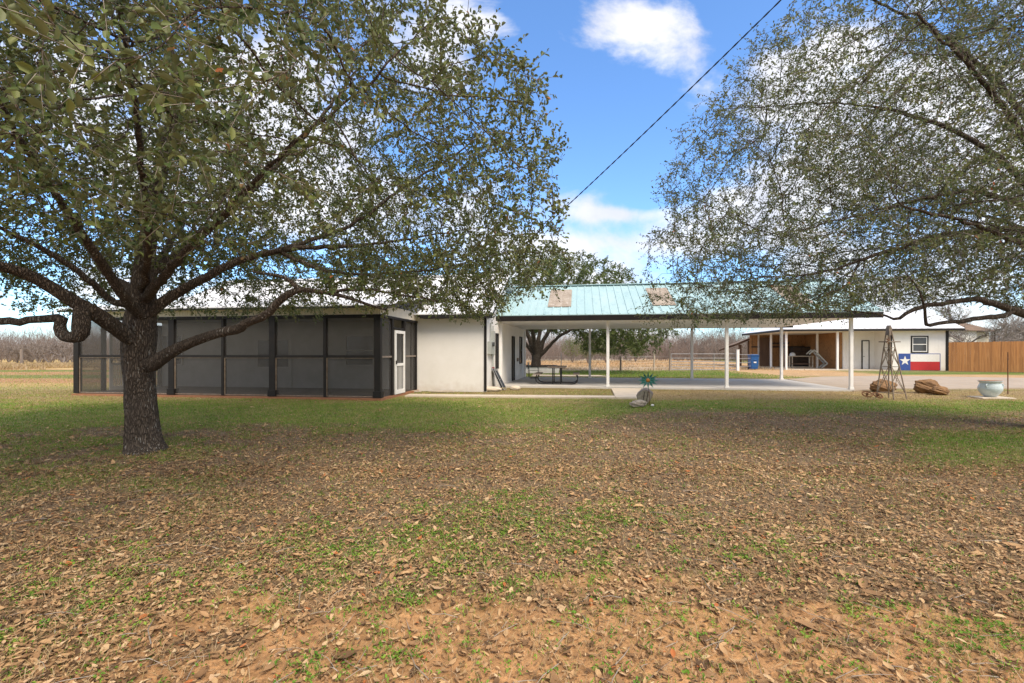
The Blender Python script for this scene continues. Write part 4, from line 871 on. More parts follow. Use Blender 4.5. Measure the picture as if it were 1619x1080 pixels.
def branch_mesh(pos, par, rad, main, thick=.028, n1=12, n2=4, off=(0, 0, 0), seed=3):
    n = len(pos); F = np.zeros((n, 2, 3)); dirs = np.zeros((n, 3))
    pp = np.where(par >= 0, par, 0); e = pos - pos[pp]; e[par < 0] = (0, 0, 1); e /= np.linalg.norm(e, axis=1)[:, None] + 1e-9
    mc = np.where(main >= 0, main, np.arange(n)); d2 = e + np.where((main >= 0)[:, None], e[mc], e); d2 /= np.linalg.norm(d2, axis=1)[:, None] + 1e-9
    fa = np.zeros((n, 3)); 
    for i in range(n):
        p = par[i]; ref = fa[p] if p >= 0 else np.array((1., 0, 0)); d = d2[i]; dp = ref[0] * d[0] + ref[1] * d[1] + ref[2] * d[2]
        a = ref - d * dp; l = math.sqrt(a[0] ** 2 + a[1] ** 2 + a[2] ** 2)
        if l < 1e-3: a = np.cross(d, (0, .3, 1.)); l = np.linalg.norm(a)
        fa[i] = a / l
    fb = np.cross(d2, fa); V = []; faces = []; base = 0
    for ns, sel in ((n1, rad >= thick), (n2, rad < thick)):
        idx = np.where(sel & (par >= 0))[0]
        if not len(idx): continue
        ang = np.arange(ns) * 2 * np.pi / ns; ca, sa = np.cos(ang), np.sin(ang)
        def ring(c, a, b, r, jit=0):
            rr = r[:, None] * np.ones(ns)
            if jit:
                z = c[:, 2:3]; rr = rr * (1 + jit * (fbm(3.5 + 2.2 * np.cos(ang)[None] + c[:, :1] * 1.5, 40 + 2.2 * np.sin(ang)[None] + z * 1.6, seed) - .5) * 2) 
            return c[:, None, :] + (a[:, None, :] * ca[None, :, None] + b[:, None, :] * sa[None, :, None]) * rr[..., None]
        # rings at every node of this class
        jj = .20 if ns == n1 else 0
        allr = np.where(sel)[0]; lut = np.full(n, -1); lut[allr] = np.arange(len(allr)); R = ring(pos[allr], fa[allr], fb[allr], rad[allr], jj).reshape(-1, 3)
        p = par[idx]; cont = (main[p] == idx) & sel[p]
        side = idx[~cont]; SR = ring(pos[par[side]], fa[side], fb[side], rad[side] * 1.08).reshape(-1, 3)
        a0 = np.zeros(len(idx), int); a0[cont] = lut[p[cont]]; a0[~cont] = len(allr) + np.arange(len(side)); b0 = lut[idx]
        k = np.arange(ns); k2 = (k + 1) % ns
        f = np.stack((a0[:, None] * ns + k, a0[:, None] * ns + k2, b0[:, None] * ns + k2, b0[:, None] * ns + k), -1).reshape(-1, 4) + base
        V += [R, SR]; base += len(R) + len(SR); faces.append(f)
    V = np.concatenate(V) - np.array(off); return V, faces
def leaf_geo(C, A, Nn, L, Wd, fold=.25):
    """six-point leaf folded on its midrib: two quads each"""
    A = A / (np.linalg.norm(A, axis=1)[:, None] + 1e-9); Nn = Nn - A * (A * Nn).sum(1)[:, None]; Nn /= np.linalg.norm(Nn, axis=1)[:, None] + 1e-9; B = np.cross(A, Nn)
    L = L[:, None]; Wd = Wd[:, None]; up = Nn * Wd * fold
    v = np.stack((C, C + A * L * .30 + B * Wd * .42 + up, C + A * L * .72 + B * Wd * .40 + up, C + A * L - Nn * L * .08, C + A * L * .72 - B * Wd * .40 + up, C + A * L * .30 - B * Wd * .42 + up), 1)
    n = len(C); b = np.arange(n)[:, None] * 6; return v.reshape(-1, 3), np.concatenate((b + [[0, 1, 2, 3]], b + [[0, 3, 4, 5]]), 0)
def unit(n, r): v = r.normal(0, 1, (n, 3)); return v / np.linalg.norm(v, axis=1)[:, None]
def foliage(pos, par, rad, seed, lo=.0075, sprigs=1.0, per=7, sl=.16, L=(.035, .055), asp=.5, droop=.2, off=(0, 0, 0), tw=.0018, keepfn=None):
    r = np.random.default_rng(seed); idx = np.where((rad <= lo) & (par >= 0))[0]
    if keepfn is not None: idx = idx[keepfn(pos[idx], r)]
    ns = int(len(idx) * sprigs); k = r.choice(idx, ns, replace=sprigs > 1); d = pos[k] - pos[par[k]]; d /= np.linalg.norm(d, axis=1)[:, None] + 1e-9
    sd_ = d * .8 + unit(ns, r) * .75 + np.array((0, 0, -droop * .3)); sd_ /= np.linalg.norm(sd_, axis=1)[:, None]; ln = sl * r.uniform(.55, 1.25, ns)
    base = pos[k] - d * 0.0; tipp = base + sd_ * ln[:, None]
    # twig: three-sided sliver
    a = np.cross(sd_, unit(ns, r)); a /= np.linalg.norm(a, axis=1)[:, None] + 1e-9; b = np.cross(sd_, a)
    tv = np.stack([base + (a * math.cos(t) + b * math.sin(t)) * tw * 1.3 for t in (0, 2.1, 4.2)] + [tipp + (a * math.cos(t) + b * math.sin(t)) * tw * .7 for t in (0, 2.1, 4.2)], 1).reshape(-1, 3)
    q = np.arange(ns)[:, None] * 6; tf = np.concatenate([q + [[i, (i + 1) % 3, 3 + (i + 1) % 3, 3 + i]] for i in range(3)], 0)
    m_ = ns * per; s_ = np.repeat(np.arange(ns), per); t_ = (np.tile(np.arange(per), ns) + r.uniform(.2, 1, m_)) / per
    C = base[s_] + (tipp - base)[s_] * t_[:, None]; A = sd_[s_] * .6 + unit(m_, r) * .85 + np.array((0, 0, -droop)); Nn = unit(m_, r) * .8 + np.array((0, 0, .75))
    clump = fbm(C[:, 0] * 1.1 + 50, C[:, 1] * 1.1 + C[:, 2] * 1.3 + 50, seed, 3)
    rnd = np.clip(r.uniform(0, .92, m_) * .65 + (clump - .3) * .55, 0, .97); rnd[r.random(m_) < .004] = 1.0
    Ls = r.uniform(L[0], L[1], m_); v, f = leaf_geo(C, A, Nn, Ls, Ls * asp * r.uniform(.8, 1.25, m_)); offa = np.array(off)
    return (tv - offa, tf), (v - offa, f, np.concatenate((rnd, rnd)))
def shell_points(n, c, rad, zmin, seed, bias=.5, hole=None, zfun=None):
    r = np.random.default_rng(seed); out = []; tot = 0
    while tot < n:
        u = unit(n * 2, r); q = r.random(n * 2) ** bias; p = np.array(c) + u * q[:, None] * np.array(rad)
        ok = p[:, 2] > zmin
        if zfun is not None: ok &= zfun(p, r)
        nz = fbm(p[:, 0] * .55 + p[:, 2] * .33 + 20, p[:, 1] * .55 - p[:, 2] * .4 + 20, seed, 3); ok &= r.random(n * 2) < np.clip((nz - .30) * 3.6, .12, 1)
        p = p[ok]; out.append(p); tot += len(p)
    return np.concatenate(out)[:n]
def oak(name, label, base, roots, att, leafmat, seed, grow_kw={}, fol_kw={}, tip=.0035, e=2.25, thick=.028, n1=12, group=None, flare=True, cat='tree'):
    pos, par, rm = grow(roots, att, seed=seed, **grow_kw); rad, nch, main = radii(pos, par, rm, tip, e, cap=True)
    V, f = branch_mesh(pos, par, rad, main, thick, n1, off=base, seed=seed)
    o = thing(name, label, cat, tuple(base), 0, group); np_obj('trunk', V, f, 'oak_bark', o, smooth=True)
    (tv, tf), (lv, lf, rnd) = foliage(pos, par, rad, seed + 1, off=base, **fol_kw)
    nv = len(tv); np_obj('crown', np.concatenate((tv, lv)), [tf, lf + nv], ['twig', leafmat], o, attrs={'rnd': ('FACE', 'FLOAT', np.concatenate((np.zeros(len(tf)), rnd)))}, face_mat=np.concatenate((np.zeros(len(tf)), np.ones(len(lf)))))
    print(name, 'nodes', len(pos), 'leaves', len(rnd) // 2); return o
def limb(pts): return [((P(px, py, D)), r) for px, py, D, r in pts]
# --- the near oak on the left: authored trunk and limbs, the rest grown
tr = [(228, 719, 6.92, .43), (228, 711, 6.92, .36), (227, 704, 6.92, .315), (226, 690, 6.92, .28), (223, 650, 6.92, .255), (221, 610, 6.92, .25), (219, 575, 6.92, .262), (219, 548, 6.92, .275), (221, 520, 6.92, .255), (224, 490, 6.92, .225), (226, 465, 6.92, .20), (228, 430, 6.92, .165), (236, 370, 6.95, .135), (250, 290, 6.9, .11), (266, 210, 6.85, .09), (285, 150, 6.85, .07), (268, 70, 6.9, .05), (250, -40, 7.0, .04), (262, -180, 7.0, .025)]
def nearest_start(lines, p):
    best = None; c = 0
    return best
def chaikin(line, k=2):
    for _ in range(k):
        o = [line[0]]
        for (p, r_), (q, s_) in zip(line[:-1], line[1:]): o += [(p * .75 + q * .25, r_ * .75 + s_ * .25), (p * .25 + q * .75, r_ * .25 + s_ * .75)]
        line = o + [line[-1]]
    return line
class Skel:
    """numbers the nodes that grow() will create so that limbs can start on existing ones"""
    def __init__(s, step): s.step = step; s.roots = []; s.nodes = []
    def add(s, pts, join=True, xyz=False):
        line = limb(pts) if not xyz else [(np.array(p[:3], float), p[3]) for p in pts]
        if len(line) > 3: line = chaikin(line, 1 if s.nodes else 2)
        if s.nodes and join:
            d = [np.linalg.norm(q - line[0][0]) for q in s.nodes]; pi = int(np.argmin(d)); s.roots.append((pi, line)); prev = s.nodes[pi]; start = 0
        else: s.roots.append((None, line)); s.nodes.append(line[0][0]); prev = line[0][0]; start = 1
        for p, r in line[start:]:
            n = max(1, int(np.linalg.norm(p - prev) / s.step)); q = prev
            for k in range(1, n + 1): s.nodes.append(q + (p - q) * k / n)
            prev = p
ST = .11
sk = Skel(ST); sk.add([(a_, b_, c_, d_ * .80) for a_, b_, c_, d_ in tr])
for k_, L_ in enumerate(([(205, 535, 6.75, .13), (185, 520, 6.55, .125), (150, 495, 6.2, .115), (120, 479, 6.0, .10), (76, 450, 5.8, .085), (31, 428, 5.6, .075), (-10, 418, 5.4, .06), (-90, 400, 5.0, .045)],
           [(128, 488, 6.02, .085), (129, 510, 5.98, .10), (127, 531, 5.95, .095), (112, 534, 5.95, .075), (98, 530, 5.97, .08), (93, 514, 6.0, .075), (101, 502, 6.0, .06), (60, 505, 6.0, .055), (0, 508, 6.0, .055), (-80, 500, 6.0, .04), (-160, 470, 6.0, .03)],
           [(243, 576, 6.8, .12), (262, 562, 6.7, .105), (289, 547, 6.6, .088), (321, 534, 6.5, .08), (352, 525, 6.4, .076), (379, 520, 6.3, .075), (387, 511, 6.28, .062), (421, 500, 6.2, .06), (443, 473, 6.15, .055), (472, 457, 6.1, .05), (505, 461, 6.1, .035), (540, 467, 6.1, .03), (577, 480, 6.1, .022), (610, 490, 6.0, .014)],
           [(472, 457, 6.1, .04), (455, 440, 6.1, .032), (430, 434, 6.1, .025), (400, 430, 6.2, .016)],
           [(520, 463, 6.1, .028), (560, 455, 6.3, .022), (640, 466, 6.5, .018), (700, 478, 6.7, .012)],
           [(236, 495, 6.9, .13), (256, 478, 6.95, .12), (273, 467, 7.0, .112), (324, 438, 7.1, .10), (378, 412, 7.2, .085), (440, 396, 7.35, .072), (520, 391, 7.4, .055), (600, 385, 7.5, .035), (680, 372, 7.6, .022), (760, 360, 7.8, .012)],
           [(440, 396, 7.35, .055), (474, 415, 7.3, .05), (531, 433, 7.2, .045), (600, 434, 7.2, .035), (694, 426, 7.2, .024), (770, 405, 7.2, .014), (830, 395, 7.2, .01)],
           [(440, 396, 7.35, .06), (505, 375, 7.6, .055), (572, 350, 7.7, .048), (633, 297, 7.8, .038), (710, 252, 7.9, .026), (776, 203, 8.0, .015)],
           [(228, 440, 6.92, .12), (300, 390, 7.4, .09), (380, 320, 7.8, .075), (450, 250, 8.2, .06), (530, 160, 8.4, .045), (600, 60, 8.6, .028), (640, 0, 8.8, .018)],
           [(222, 470, 6.92, .13), (195, 450, 7.2, .11), (170, 440, 7.5, .10), (142, 395, 7.9, .085), (100, 330, 8.4, .07), (60, 250, 8.9, .05), (20, 150, 9.3, .03)],
           [(222, 500, 6.8, .12), (190, 460, 6.3, .10), (150, 400, 5.8, .08), (90, 310, 5.2, .062), (20, 200, 4.6, .045), (-60, 60, 4.1, .03)],
           [(230, 470, 6.8, .11), (270, 425, 6.2, .085), (330, 360, 5.6, .065), (400, 290, 5.0, .05), (470, 220, 4.6, .035), (560, 150, 4.4, .02)],
           [(226, 460, 6.8, .09), (235, 400, 5.9, .07), (230, 310, 5.1, .055), (215, 180, 4.4, .04), (190, 20, 3.9, .025)],
           [(228, 450, 7.0, .1), (260, 400, 8.0, .08), (290, 350, 9.0, .06), (330, 300, 10.2, .04)],
           [(200, 480, 6.9, .09), (175, 478, 6.9, .075), (140, 440, 6.6, .065), (80, 400, 6.3, .055), (0, 360, 6.0, .04)])):
    sk.add([(a_, b_, c_, d_ * (.88 if k_ < 5 else .64)) for a_, b_, c_, d_ in L_])
C1 = (-5.3, 6.7, 2.9)
def z1fun(p, r):
    # lower rim of the crown: higher at the left near the trunk, drooping at the right rim
    px = CX + p[:, 0] / np.maximum(p[:, 1], .3) * FPX; py = HZ - (p[:, 2] - CAMH) / np.maximum(p[:, 1], .3) * FPX
    d = np.hypot(p[:, 0], p[:, 1]); low = 2.35 + .5 * np.exp(-((p[:, 0] + 5.6) ** 2 + (p[:, 1] - 6.9) ** 2) / 5.0) - .35 * sstep(-2.8, -1.2, p[:, 0]) * sstep(5.0, 7.0, p[:, 1])
    low = low + .5 * sstep(-.9, .6, p[:, 0]) + .6 * np.exp(-((p[:, 0] + 3.1) / 1.7) ** 2) * (p[:, 1] > 4.2); low = low + .25 * (fbm(p[:, 0] * .8 + 9, p[:, 1] * .8 + 9, 77) - .5)
    return (p[:, 2] > low) & (p[:, 0] + .32 * np.maximum(0, 6.6 - p[:, 1]) < np.interp(p[:, 2], [2, 3.4, 4.4, 5.2, 5.9, 6.5, 7.2, 8.6], [.9, 1.15, .9, .4, -.4, -1.3, -2.2, -3.4])) & (d > 2.3) & ((p[:, 0] < -1.0) | (d > 4.2))
att = np.concatenate((shell_points(15500, C1, (6.5, 6.3, 5.6), 2.0, 5, .42, zfun=z1fun), shell_points(500, P(600, 452, 6.3), (1.7, 1.1, .5), 2.0, 6, .7), shell_points(400, P(760, 440, 7.0), (1.3, 1.0, .6), 2.1, 7, .7)))
oak('live_oak', 'large live oak with thick spreading limbs standing on the lawn at left', P(228, 716, 6.92) * np.array((1, 1, 0)), sk.roots, att, 'oak_leaf', 11,
    dict(step=ST, infl=.9, kill=.20, iters=170, trop=(0, 0, .03), jit=.09), dict(sprigs=1.45, per=8, sl=.26, L=(.036, .068), asp=.58, lo=.0085), tip=.0026, e=2.3)
# --- the oak whose trunk stands just beyond the right edge
sk2 = Skel(ST); TB = 8.8; tb = lambda py, D=TB: (1678, py, D)
sk2.add([(1678, 680, TB, .42), (1677, 655, TB, .36), (1676, 600, TB, .32), (1675, 540, TB, .31), (1674, 500, TB, .29), (1676, 430, TB, .22), (1690, 340, TB, .17), (1700, 220, TB, .12), (1690, 60, TB, .08), (1700, -100, TB, .04)])
for L_ in ([(1665, 512, 8.7, .16), (1640, 503, 8.6, .14), (1619, 496, 8.4, .13), (1601, 490, 8.3, .115), (1575, 481, 8.2, .09), (1547, 472, 8.1, .075), (1512, 476, 8.0, .068), (1466, 483, 7.9, .062), (1437, 492, 7.8, .055), (1418, 507, 7.8, .045), (1396, 497, 7.8, .03), (1350, 492, 7.8, .022), (1290, 490, 7.8, .014)],
           [(1601, 491, 8.3, .085), (1590, 499, 8.2, .075), (1557, 502, 8.0, .068), (1520, 508, 7.9, .062), (1490, 510, 7.8, .052), (1465, 516, 7.7, .05), (1463, 505, 7.7, .04), (1462, 485, 7.6, .035), (1452, 455, 7.5, .025), (1430, 430, 7.4, .015)],
           [(1670, 440, 8.8, .16), (1650, 385, 8.7, .13), (1619, 362, 8.6, .115), (1580, 362, 8.5, .10), (1542, 366, 8.4, .088), (1481, 370, 8.3, .075), (1430, 389, 8.2, .062), (1370, 407, 8.1, .05), (1324, 424, 8.0, .04), (1273, 437, 8.0, .03), (1208, 437, 8.0, .02), (1139, 451, 8.0, .012), (1080, 455, 8.0, .008)],
           [(1360, 410, 8.1, .035), (1352, 430, 8.0, .028), (1333, 458, 7.9, .02), (1300, 465, 7.8, .014), (1250, 470, 7.8, .009)],
           [(1676, 400, 8.8, .13), (1640, 330, 8.6, .10), (1600, 318, 8.4, .085), (1540, 300, 8.2, .07), (1470, 310, 8.0, .05), (1400, 330, 7.8, .035), (1320, 350, 7.7, .022), (1230, 370, 7.7, .012)],
           [(1684, 380, 8.8, .12), (1600, 260, 8.9, .09), (1500, 200, 9.0, .07), (1400, 170, 9.1, .05), (1300, 160, 9.2, .035), (1200, 170, 9.3, .02)],
           [(1690, 300, 8.8, .11), (1600, 150, 8.7, .08), (1500, 60, 8.6, .06), (1380, 0, 8.6, .04), (1260, -60, 8.6, .025)],
           [(1676, 420, 8.7, .12), (1660, 300, 7.6, .09), (1610, 200, 6.8, .07), (1540, 110, 6.2, .05), (1450, 20, 5.8, .03)],
           [(1676, 440, 8.7, .10), (1650, 400, 7.6, .08), (1600, 380, 6.9, .06), (1530, 350, 6.4, .045), (1440, 330, 6.1, .03)],
           [(1680, 400, 9.0, .11), (1640, 370, 10.2, .08), (1560, 340, 11.5, .055), (1480, 330, 12.6, .03)]):
    sk2.add([(a_, b_, c_, max(.006, d_ * .60)) for a_, b_, c_, d_ in L_])
C2 = (10.4, 8.8, 3.0)
def z2fun(p, r):
    low = 2.6 - .55 * sstep(8.5, 4.0, p[:, 0]) + .25 * (fbm(p[:, 0] * .8 + 9, p[:, 1] * .8 + 9, 79) - .5); d = np.hypot(p[:, 0], p[:, 1])
    return (p[:, 2] > low) & (d > 4.6) & (p[:, 0] < 12.5) & (p[:, 0] - .35 * p[:, 1] > -.6)
att2 = shell_points(17500, C2, (7.9, 5.4, 6.6), 1.9, 8, .42, zfun=z2fun)
oak('live_oak', 'live oak reaching in from beyond the right edge, its low limbs over the driveway', P(1678, 680, TB) * np.array((1, 1, 0)), sk2.roots, att2, 'oak_leaf', 23,
    dict(step=ST, infl=.9, kill=.20, iters=170, trop=(-.05, 0, -.02), jit=.08), dict(sprigs=1.5, per=7, sl=.30, L=(.034, .060), asp=.48, lo=.0085), tip=.0026, e=2.3)
# --- the oak behind the carport, in its planter
def simple_oak(name, label, X, Y, z0, stems, c, rads, zmin, n, seed, fol, step=.28, mat='oak_leaf_fresh', zfun=None, extra=None):
    s = Skel(step); s.add([(X, Y, z0 - .1, stems[0]), (X, Y, z0 + .5, stems[0] * .85), (X, Y, z0 + 1.0, stems[0] * .8)], xyz=True)
    for a, tilt, ln, r in stems[1]:
        pts = [(X, Y, z0 + .6, r * 1.2)]
        for k in range(1, 5):
            f = k / 4; tl = tilt * (.6 + .6 * f); h = ln * f; pts.append((X + math.cos(a) * math.sin(tl) * h, Y + math.sin(a) * math.sin(tl) * h, z0 + .6 + h * math.cos(tl * .85), r * (1 - .72 * f)))
        line = [(np.array(p[:3]), p[3]) for p in pts]; d = [np.linalg.norm(q - line[0][0]) for q in s.nodes]; s.roots.append((int(np.argmin(d)), line)); prev = s.nodes[int(np.argmin(d))]
        for p, r_ in line:
            nn = max(1, int(np.linalg.norm(p - prev) / step)); q = prev
            for k in range(1, nn + 1): s.nodes.append(q + (p - q) * k / nn)
            prev = p
    s.roots = [(pi, [(np.array(p), r) for p, r in ln]) for pi, ln in s.roots]
    at_ = shell_points(n, c, rads, zmin, seed, .4, zfun=zfun)
    if extra: at_ = np.concatenate((at_, extra()))
    return oak(name, label, np.array((X, Y, 0.0)), s.roots, at_, mat, seed, dict(step=step, infl=2.2, kill=.5, iters=80, jit=.2), fol, tip=.009, e=2.2, thick=.08, n1=8)
simple_oak('live_oak', 'round green live oak growing in the white planter behind the carport', TX, TY, .38,
           (.40, [(math.pi, .42, 5.5, .21), (2.4, .22, 6, .2), (.9, .25, 6, .19), (0.0, .5, 6, .19), (-.25, 1.15, 8.5, .13), (4.4, .6, 5.5, .14), (3.5, .9, 6, .12)]),
           (TX + .4, TY, 4.3), (8.3, 6.8, 4.6), 1.2, 4400, 41, dict(sprigs=2.4, per=10, sl=.42, L=(.09, .15), asp=.5, lo=.022, tw=.005),
           zfun=lambda p, r: (p[:, 2] > 3.0 - .6 * sstep(2.5, 7.5, np.abs(p[:, 0] - TX - .4)) - 1.0 * sstep(2, 7, p[:, 0] - TX)), extra=lambda: shell_points(2600, (TX + 6.0, TY - 1.0, 2.9), (3.6, 4.2, 2.0), 1.35, 47, .6))
simple_oak('live_oak', 'olive green oak whose crown rises behind the white house roof', -7.2, 30, 0,
           (.4, [(0, .5, 5.5, .2), (1.3, .3, 6, .2), (2.5, .5, 6, .2), (3.8, .4, 5.5, .18), (5.2, .6, 5, .16)]),
           (-7.2, 30, 5.0), (5.5, 5.0, 3.6), 2.5, 1500, 53, dict(sprigs=1.6, per=9, sl=.4, L=(.09, .15), asp=.5, lo=.022, tw=.005))

# ------------------------------------------------------------------ bare trees, brush
def bare_tree(seed, h=8.0, spread=.55, depth=5, low=False):
    r = random.Random(seed); segs = []
    def rec(p, d, ln, rad, k):
        q = p; n = 3; dd = d.copy()
        for i in range(n):
            dd = dd + Vector((r.gauss(0, .13), r.gauss(0, .13), r.gauss(0, .08) + .03)); dd.normalize(); q2 = q + dd * ln / n; segs.append((q, q2, rad * (1 - .25 * i / n), rad * (1 - .25 * (i + 1) / n), k)); q = q2
        if k >= depth: return
        m_ = r.choice((2, 3, 3)) + (k > 1)
        for j in range(m_):
            ax = Vector((r.gauss(0, 1), r.gauss(0, 1), r.gauss(0, 1))); ax = ax - dd * ax.dot(dd); ax.normalize(); a = r.uniform(.35, 1.0) * (spread / .55); nd_ = dd * math.cos(a) + ax * math.sin(a); nd_.z += .10; nd_.normalize()
            rec(q if j < 2 else p + (q - p) * r.uniform(.4, .9), nd_, ln * r.uniform(.6, .85), rad * .62, k + 1)
    for _ in range(3 if low else 1):
        rec(Vector((0, 0, -.1)), Vector((r.gauss(0, .35 if low else .08), r.gauss(0, .35 if low else .08), 1)).normalized(), h * .24, h * .016, 1)
    V = []; F = []; b = 0
    for p, q, r0, r1, k in segs:
        n = 5 if k <= 2 else 3; d = (q - p).normalized(); a = d.orthogonal().normalized(); c = d.cross(a)
        for o, rr in ((p, r0), (q, r1)):
            rr = max(rr, .006)
            for i in range(n): t = 2 * math.pi * i / n; V.append(tuple(o + (a * math.cos(t) + c * math.sin(t)) * rr))
        F += [(b + i, b + (i + 1) % n, b + n + (i + 1) % n, b + n + i) for i in range(n)]; b += 2 * n
    me = bpy.data.meshes.new('trunk'); me.from_pydata(V, [], F); me.materials.append(M['bare_bark']); return me
bm_tall = [bare_tree(100 + i, 8.5, .6, 6) for i in range(4)]; bm_low = [bare_tree(200 + i, 6.0, .7, 5, True) for i in range(4)]
def place_bare(me, X, Y, s, rz, label, group, name='bare_tree'):
    o = bpy.data.objects.new(name, me); COL.objects.link(o); o.location = (X, Y, float(gz_fn(np.array([X * 1.0]), np.array([Y * 1.0]))[0])); o.scale = (s, s, s * random.uniform(.85, 1.1)); o.rotation_euler = (0, 0, rz); tagit(o, label, 'tree', group)
r = random.Random(4)
ORD = ('leftmost', 'second from left', 'third from left', 'fourth from left', 'fifth from left', 'sixth from left', 'seventh from left')
def bare_row(n, x0, x1, y0, y1, meshes, s0, s1, what, group):
    """n bare trees spread over one stretch of the skyline; what says what they stand behind"""
    for k in range(n):
        Y = r.uniform(y0, y1); px = x0 + (x1 - x0) * (k + r.uniform(.15, .85)) / n
        place_bare(r.choice(meshes), (px - CX) / FPX * Y, Y, r.uniform(s0, s1), r.uniform(0, 6.28), '%s of the grey bare trees %s' % (ORD[k], what), group)
g_ = 'bare trees beyond the left field'
bare_row(5, -240, 0, 50, 70, bm_low, .75, 1.1, 'past the left end of the golden field', g_)
bare_row(7, 0, 128, 48, 66, bm_low, .8, 1.15, 'along the golden grass left of the house', g_)
g_ = 'bare trees beyond the middle field'
for a_, b_, n_, w_ in ((868, 934, 5, 'between picnic table and first white post'), (934, 1060, 7, 'beyond the wire fence in the middle'), (1060, 1094, 4, 'over the left part of the pipe gate'), (1094, 1150, 6, 'over the middle of the pipe gate'), (1150, 1200, 5, 'between the pipe gate and the lean-to')):
    bare_row(n_, a_, b_, 78, 105, bm_low + bm_tall, .75, 1.05, w_, g_)
g_ = 'bare trees behind the workshop'
for a_, b_, n_, w_ in ((1235, 1345, 5, 'behind the open bays of the workshop'), (1345, 1440, 5, 'behind the white door of the workshop'), (1440, 1500, 6, 'behind the window end of the workshop'), (1500, 1560, 6, 'above the brown roof beyond the board fence'), (1560, 1619, 6, 'above the right end of the board fence'), (1619, 1760, 6, 'past the right end of the board fence')):
    bare_row(n_, a_, b_, 48, 78, bm_tall, .85, 1.25, w_, g_)
def brush(name, n, xr_, yr_, h, seed, twigs=9, mat='brush_bark', rr=.022):
    r = np.random.default_rng(seed); X = r.uniform(*xr_, n); Y = r.uniform(*yr_, n); z = gz_fn(X, Y); P0 = []; P1 = []; R0 = []
    B = np.stack((X, Y, z), 1); cl = .55 + .8 * fbm(X * .12, Y * .12 + 30, seed)
    for k in range(5):
        d = unit(n, r) * .45 + np.array((0, 0, 1)); H = h * cl * r.uniform(.5, 1.1, n); T = B + d * H[:, None] * .5; T2 = T + (d + unit(n, r) * .6) * H[:, None] * .28
        P0 += [B, T]; P1 += [T, T2]; R0 += [np.full(n, rr), np.full(n, rr * .6)]
        for j in range(twigs):
            t_ = r.uniform(.35, 1, n)[:, None]; q = B + (T - B) * t_ if j % 2 else T + (T2 - T) * t_; P0.append(q); P1.append(q + (unit(n, r) * .8 + np.array((0, 0, .55))) * (H * r.uniform(.10, .26, n))[:, None]); R0.append(np.full(n, rr * .38))
    P0 = np.concatenate(P0); P1 = np.concatenate(P1); R0 = np.concatenate(R0); d = P1 - P0; a = np.cross(d, r.normal(0, 1, d.shape)); a /= np.linalg.norm(a, axis=1)[:, None] + 1e-9; b_ = np.cross(d, a); b_ /= np.linalg.norm(b_, axis=1)[:, None] + 1e-9
    V = np.stack([P0 + (a * math.cos(t) + b_ * math.sin(t)) * R0[:, None] for t in (0, 2.1, 4.2)] + [P1 + (a * math.cos(t) + b_ * math.sin(t)) * R0[:, None] * .6 for t in (0, 2.1, 4.2)], 1).reshape(-1, 3); q = np.arange(len(P0))[:, None] * 6
    o = np_obj(name, V, [np.concatenate([q + [[i, (i + 1) % 3, 3 + (i + 1) % 3, 3 + i]] for i in range(3)], 0)], mat); return o
tagit(brush('leafless_brush', 1500, (-30, 70), (72, 108), 5.0, 1), 'dense grey brown leafless brush filling the far edge of the field', 'brush', kind='stuff')
tagit(brush('leafless_brush', 1100, (-110, -14), (60, 92), 4.6, 2), 'leafless grey brush along the golden field on the left', 'brush', kind='stuff')
tagit(brush('leafless_brush', 800, (30, 120), (62, 95), 5.0, 3), 'leafless grey brush behind the workshop and board fence', 'brush', kind='stuff')
tagit(brush('distant_woods', 2200, (-230, 230), (120, 175), 8.0, 4, 7, rr=.05), 'far grey winter woods along the horizon', 'woods', kind='stuff')
# olive bushes in the field
for i, (px, D, h, w) in enumerate(((905, 62, 3.6, 3.2), (930, 58, 3.2, 2.6), (958, 60, 3.4, 3.2), (1005, 66, 3.0, 2.4))):
    X = (px - CX) / FPX * D; rr_ = np.random.default_rng(60 + i); n = 1300; c = unit(n, rr_) * (rr_.random(n) ** .4)[:, None] * np.array((w / 2, w / 2, h * .38)) + np.array((0, 0, h * .58)); Ls = rr_.uniform(.10, .2, n)
    v, f = leaf_geo(c, unit(n, rr_) + np.array((0, 0, .4)), unit(n, rr_), Ls, Ls * .4); o = thing('field_bush', ['loose olive green bush at the far side of the field, leftmost', 'smallest olive bush beyond the field, second from left', 'wide olive bush beyond the wire fence left of a white post', 'pale olive bush standing farthest right in the field'][i], 'bush', (X, D, 0), 0, 'olive bushes in the far field')
    q = rr_.uniform(.2, 1, n); np_obj('foliage', v, [f], 'oak_leaf_fresh', o, attrs={'rnd': ('FACE', 'FLOAT', np.concatenate((q, q)))})
    m = MB()
    for k in range(26): a = k * .7 + .3 * (k % 3); m.tube([(0, 0, -.05), (math.cos(a) * w * .16, math.sin(a) * w * .16, h * .35), (math.cos(a) * w * .34, math.sin(a) * w * .34, h * .75)], [.05, .03, .015], 5)
    m.build('stems', 'bare_bark', o)
x, y = -45.5, 60.0
# wooden pole at the left field edge
px_, py_ = (34 - CX) / FPX * 46, 46; m = MB(); m.tube([(0, 0, -.1), (0, 0, 1.75)], [.14, .12], 8); o = m.build('field_post', 'weathered_wood'); o.location = (px_, py_, 0); tagit(o, 'thick grey wooden post in the golden grass at far left', 'post')

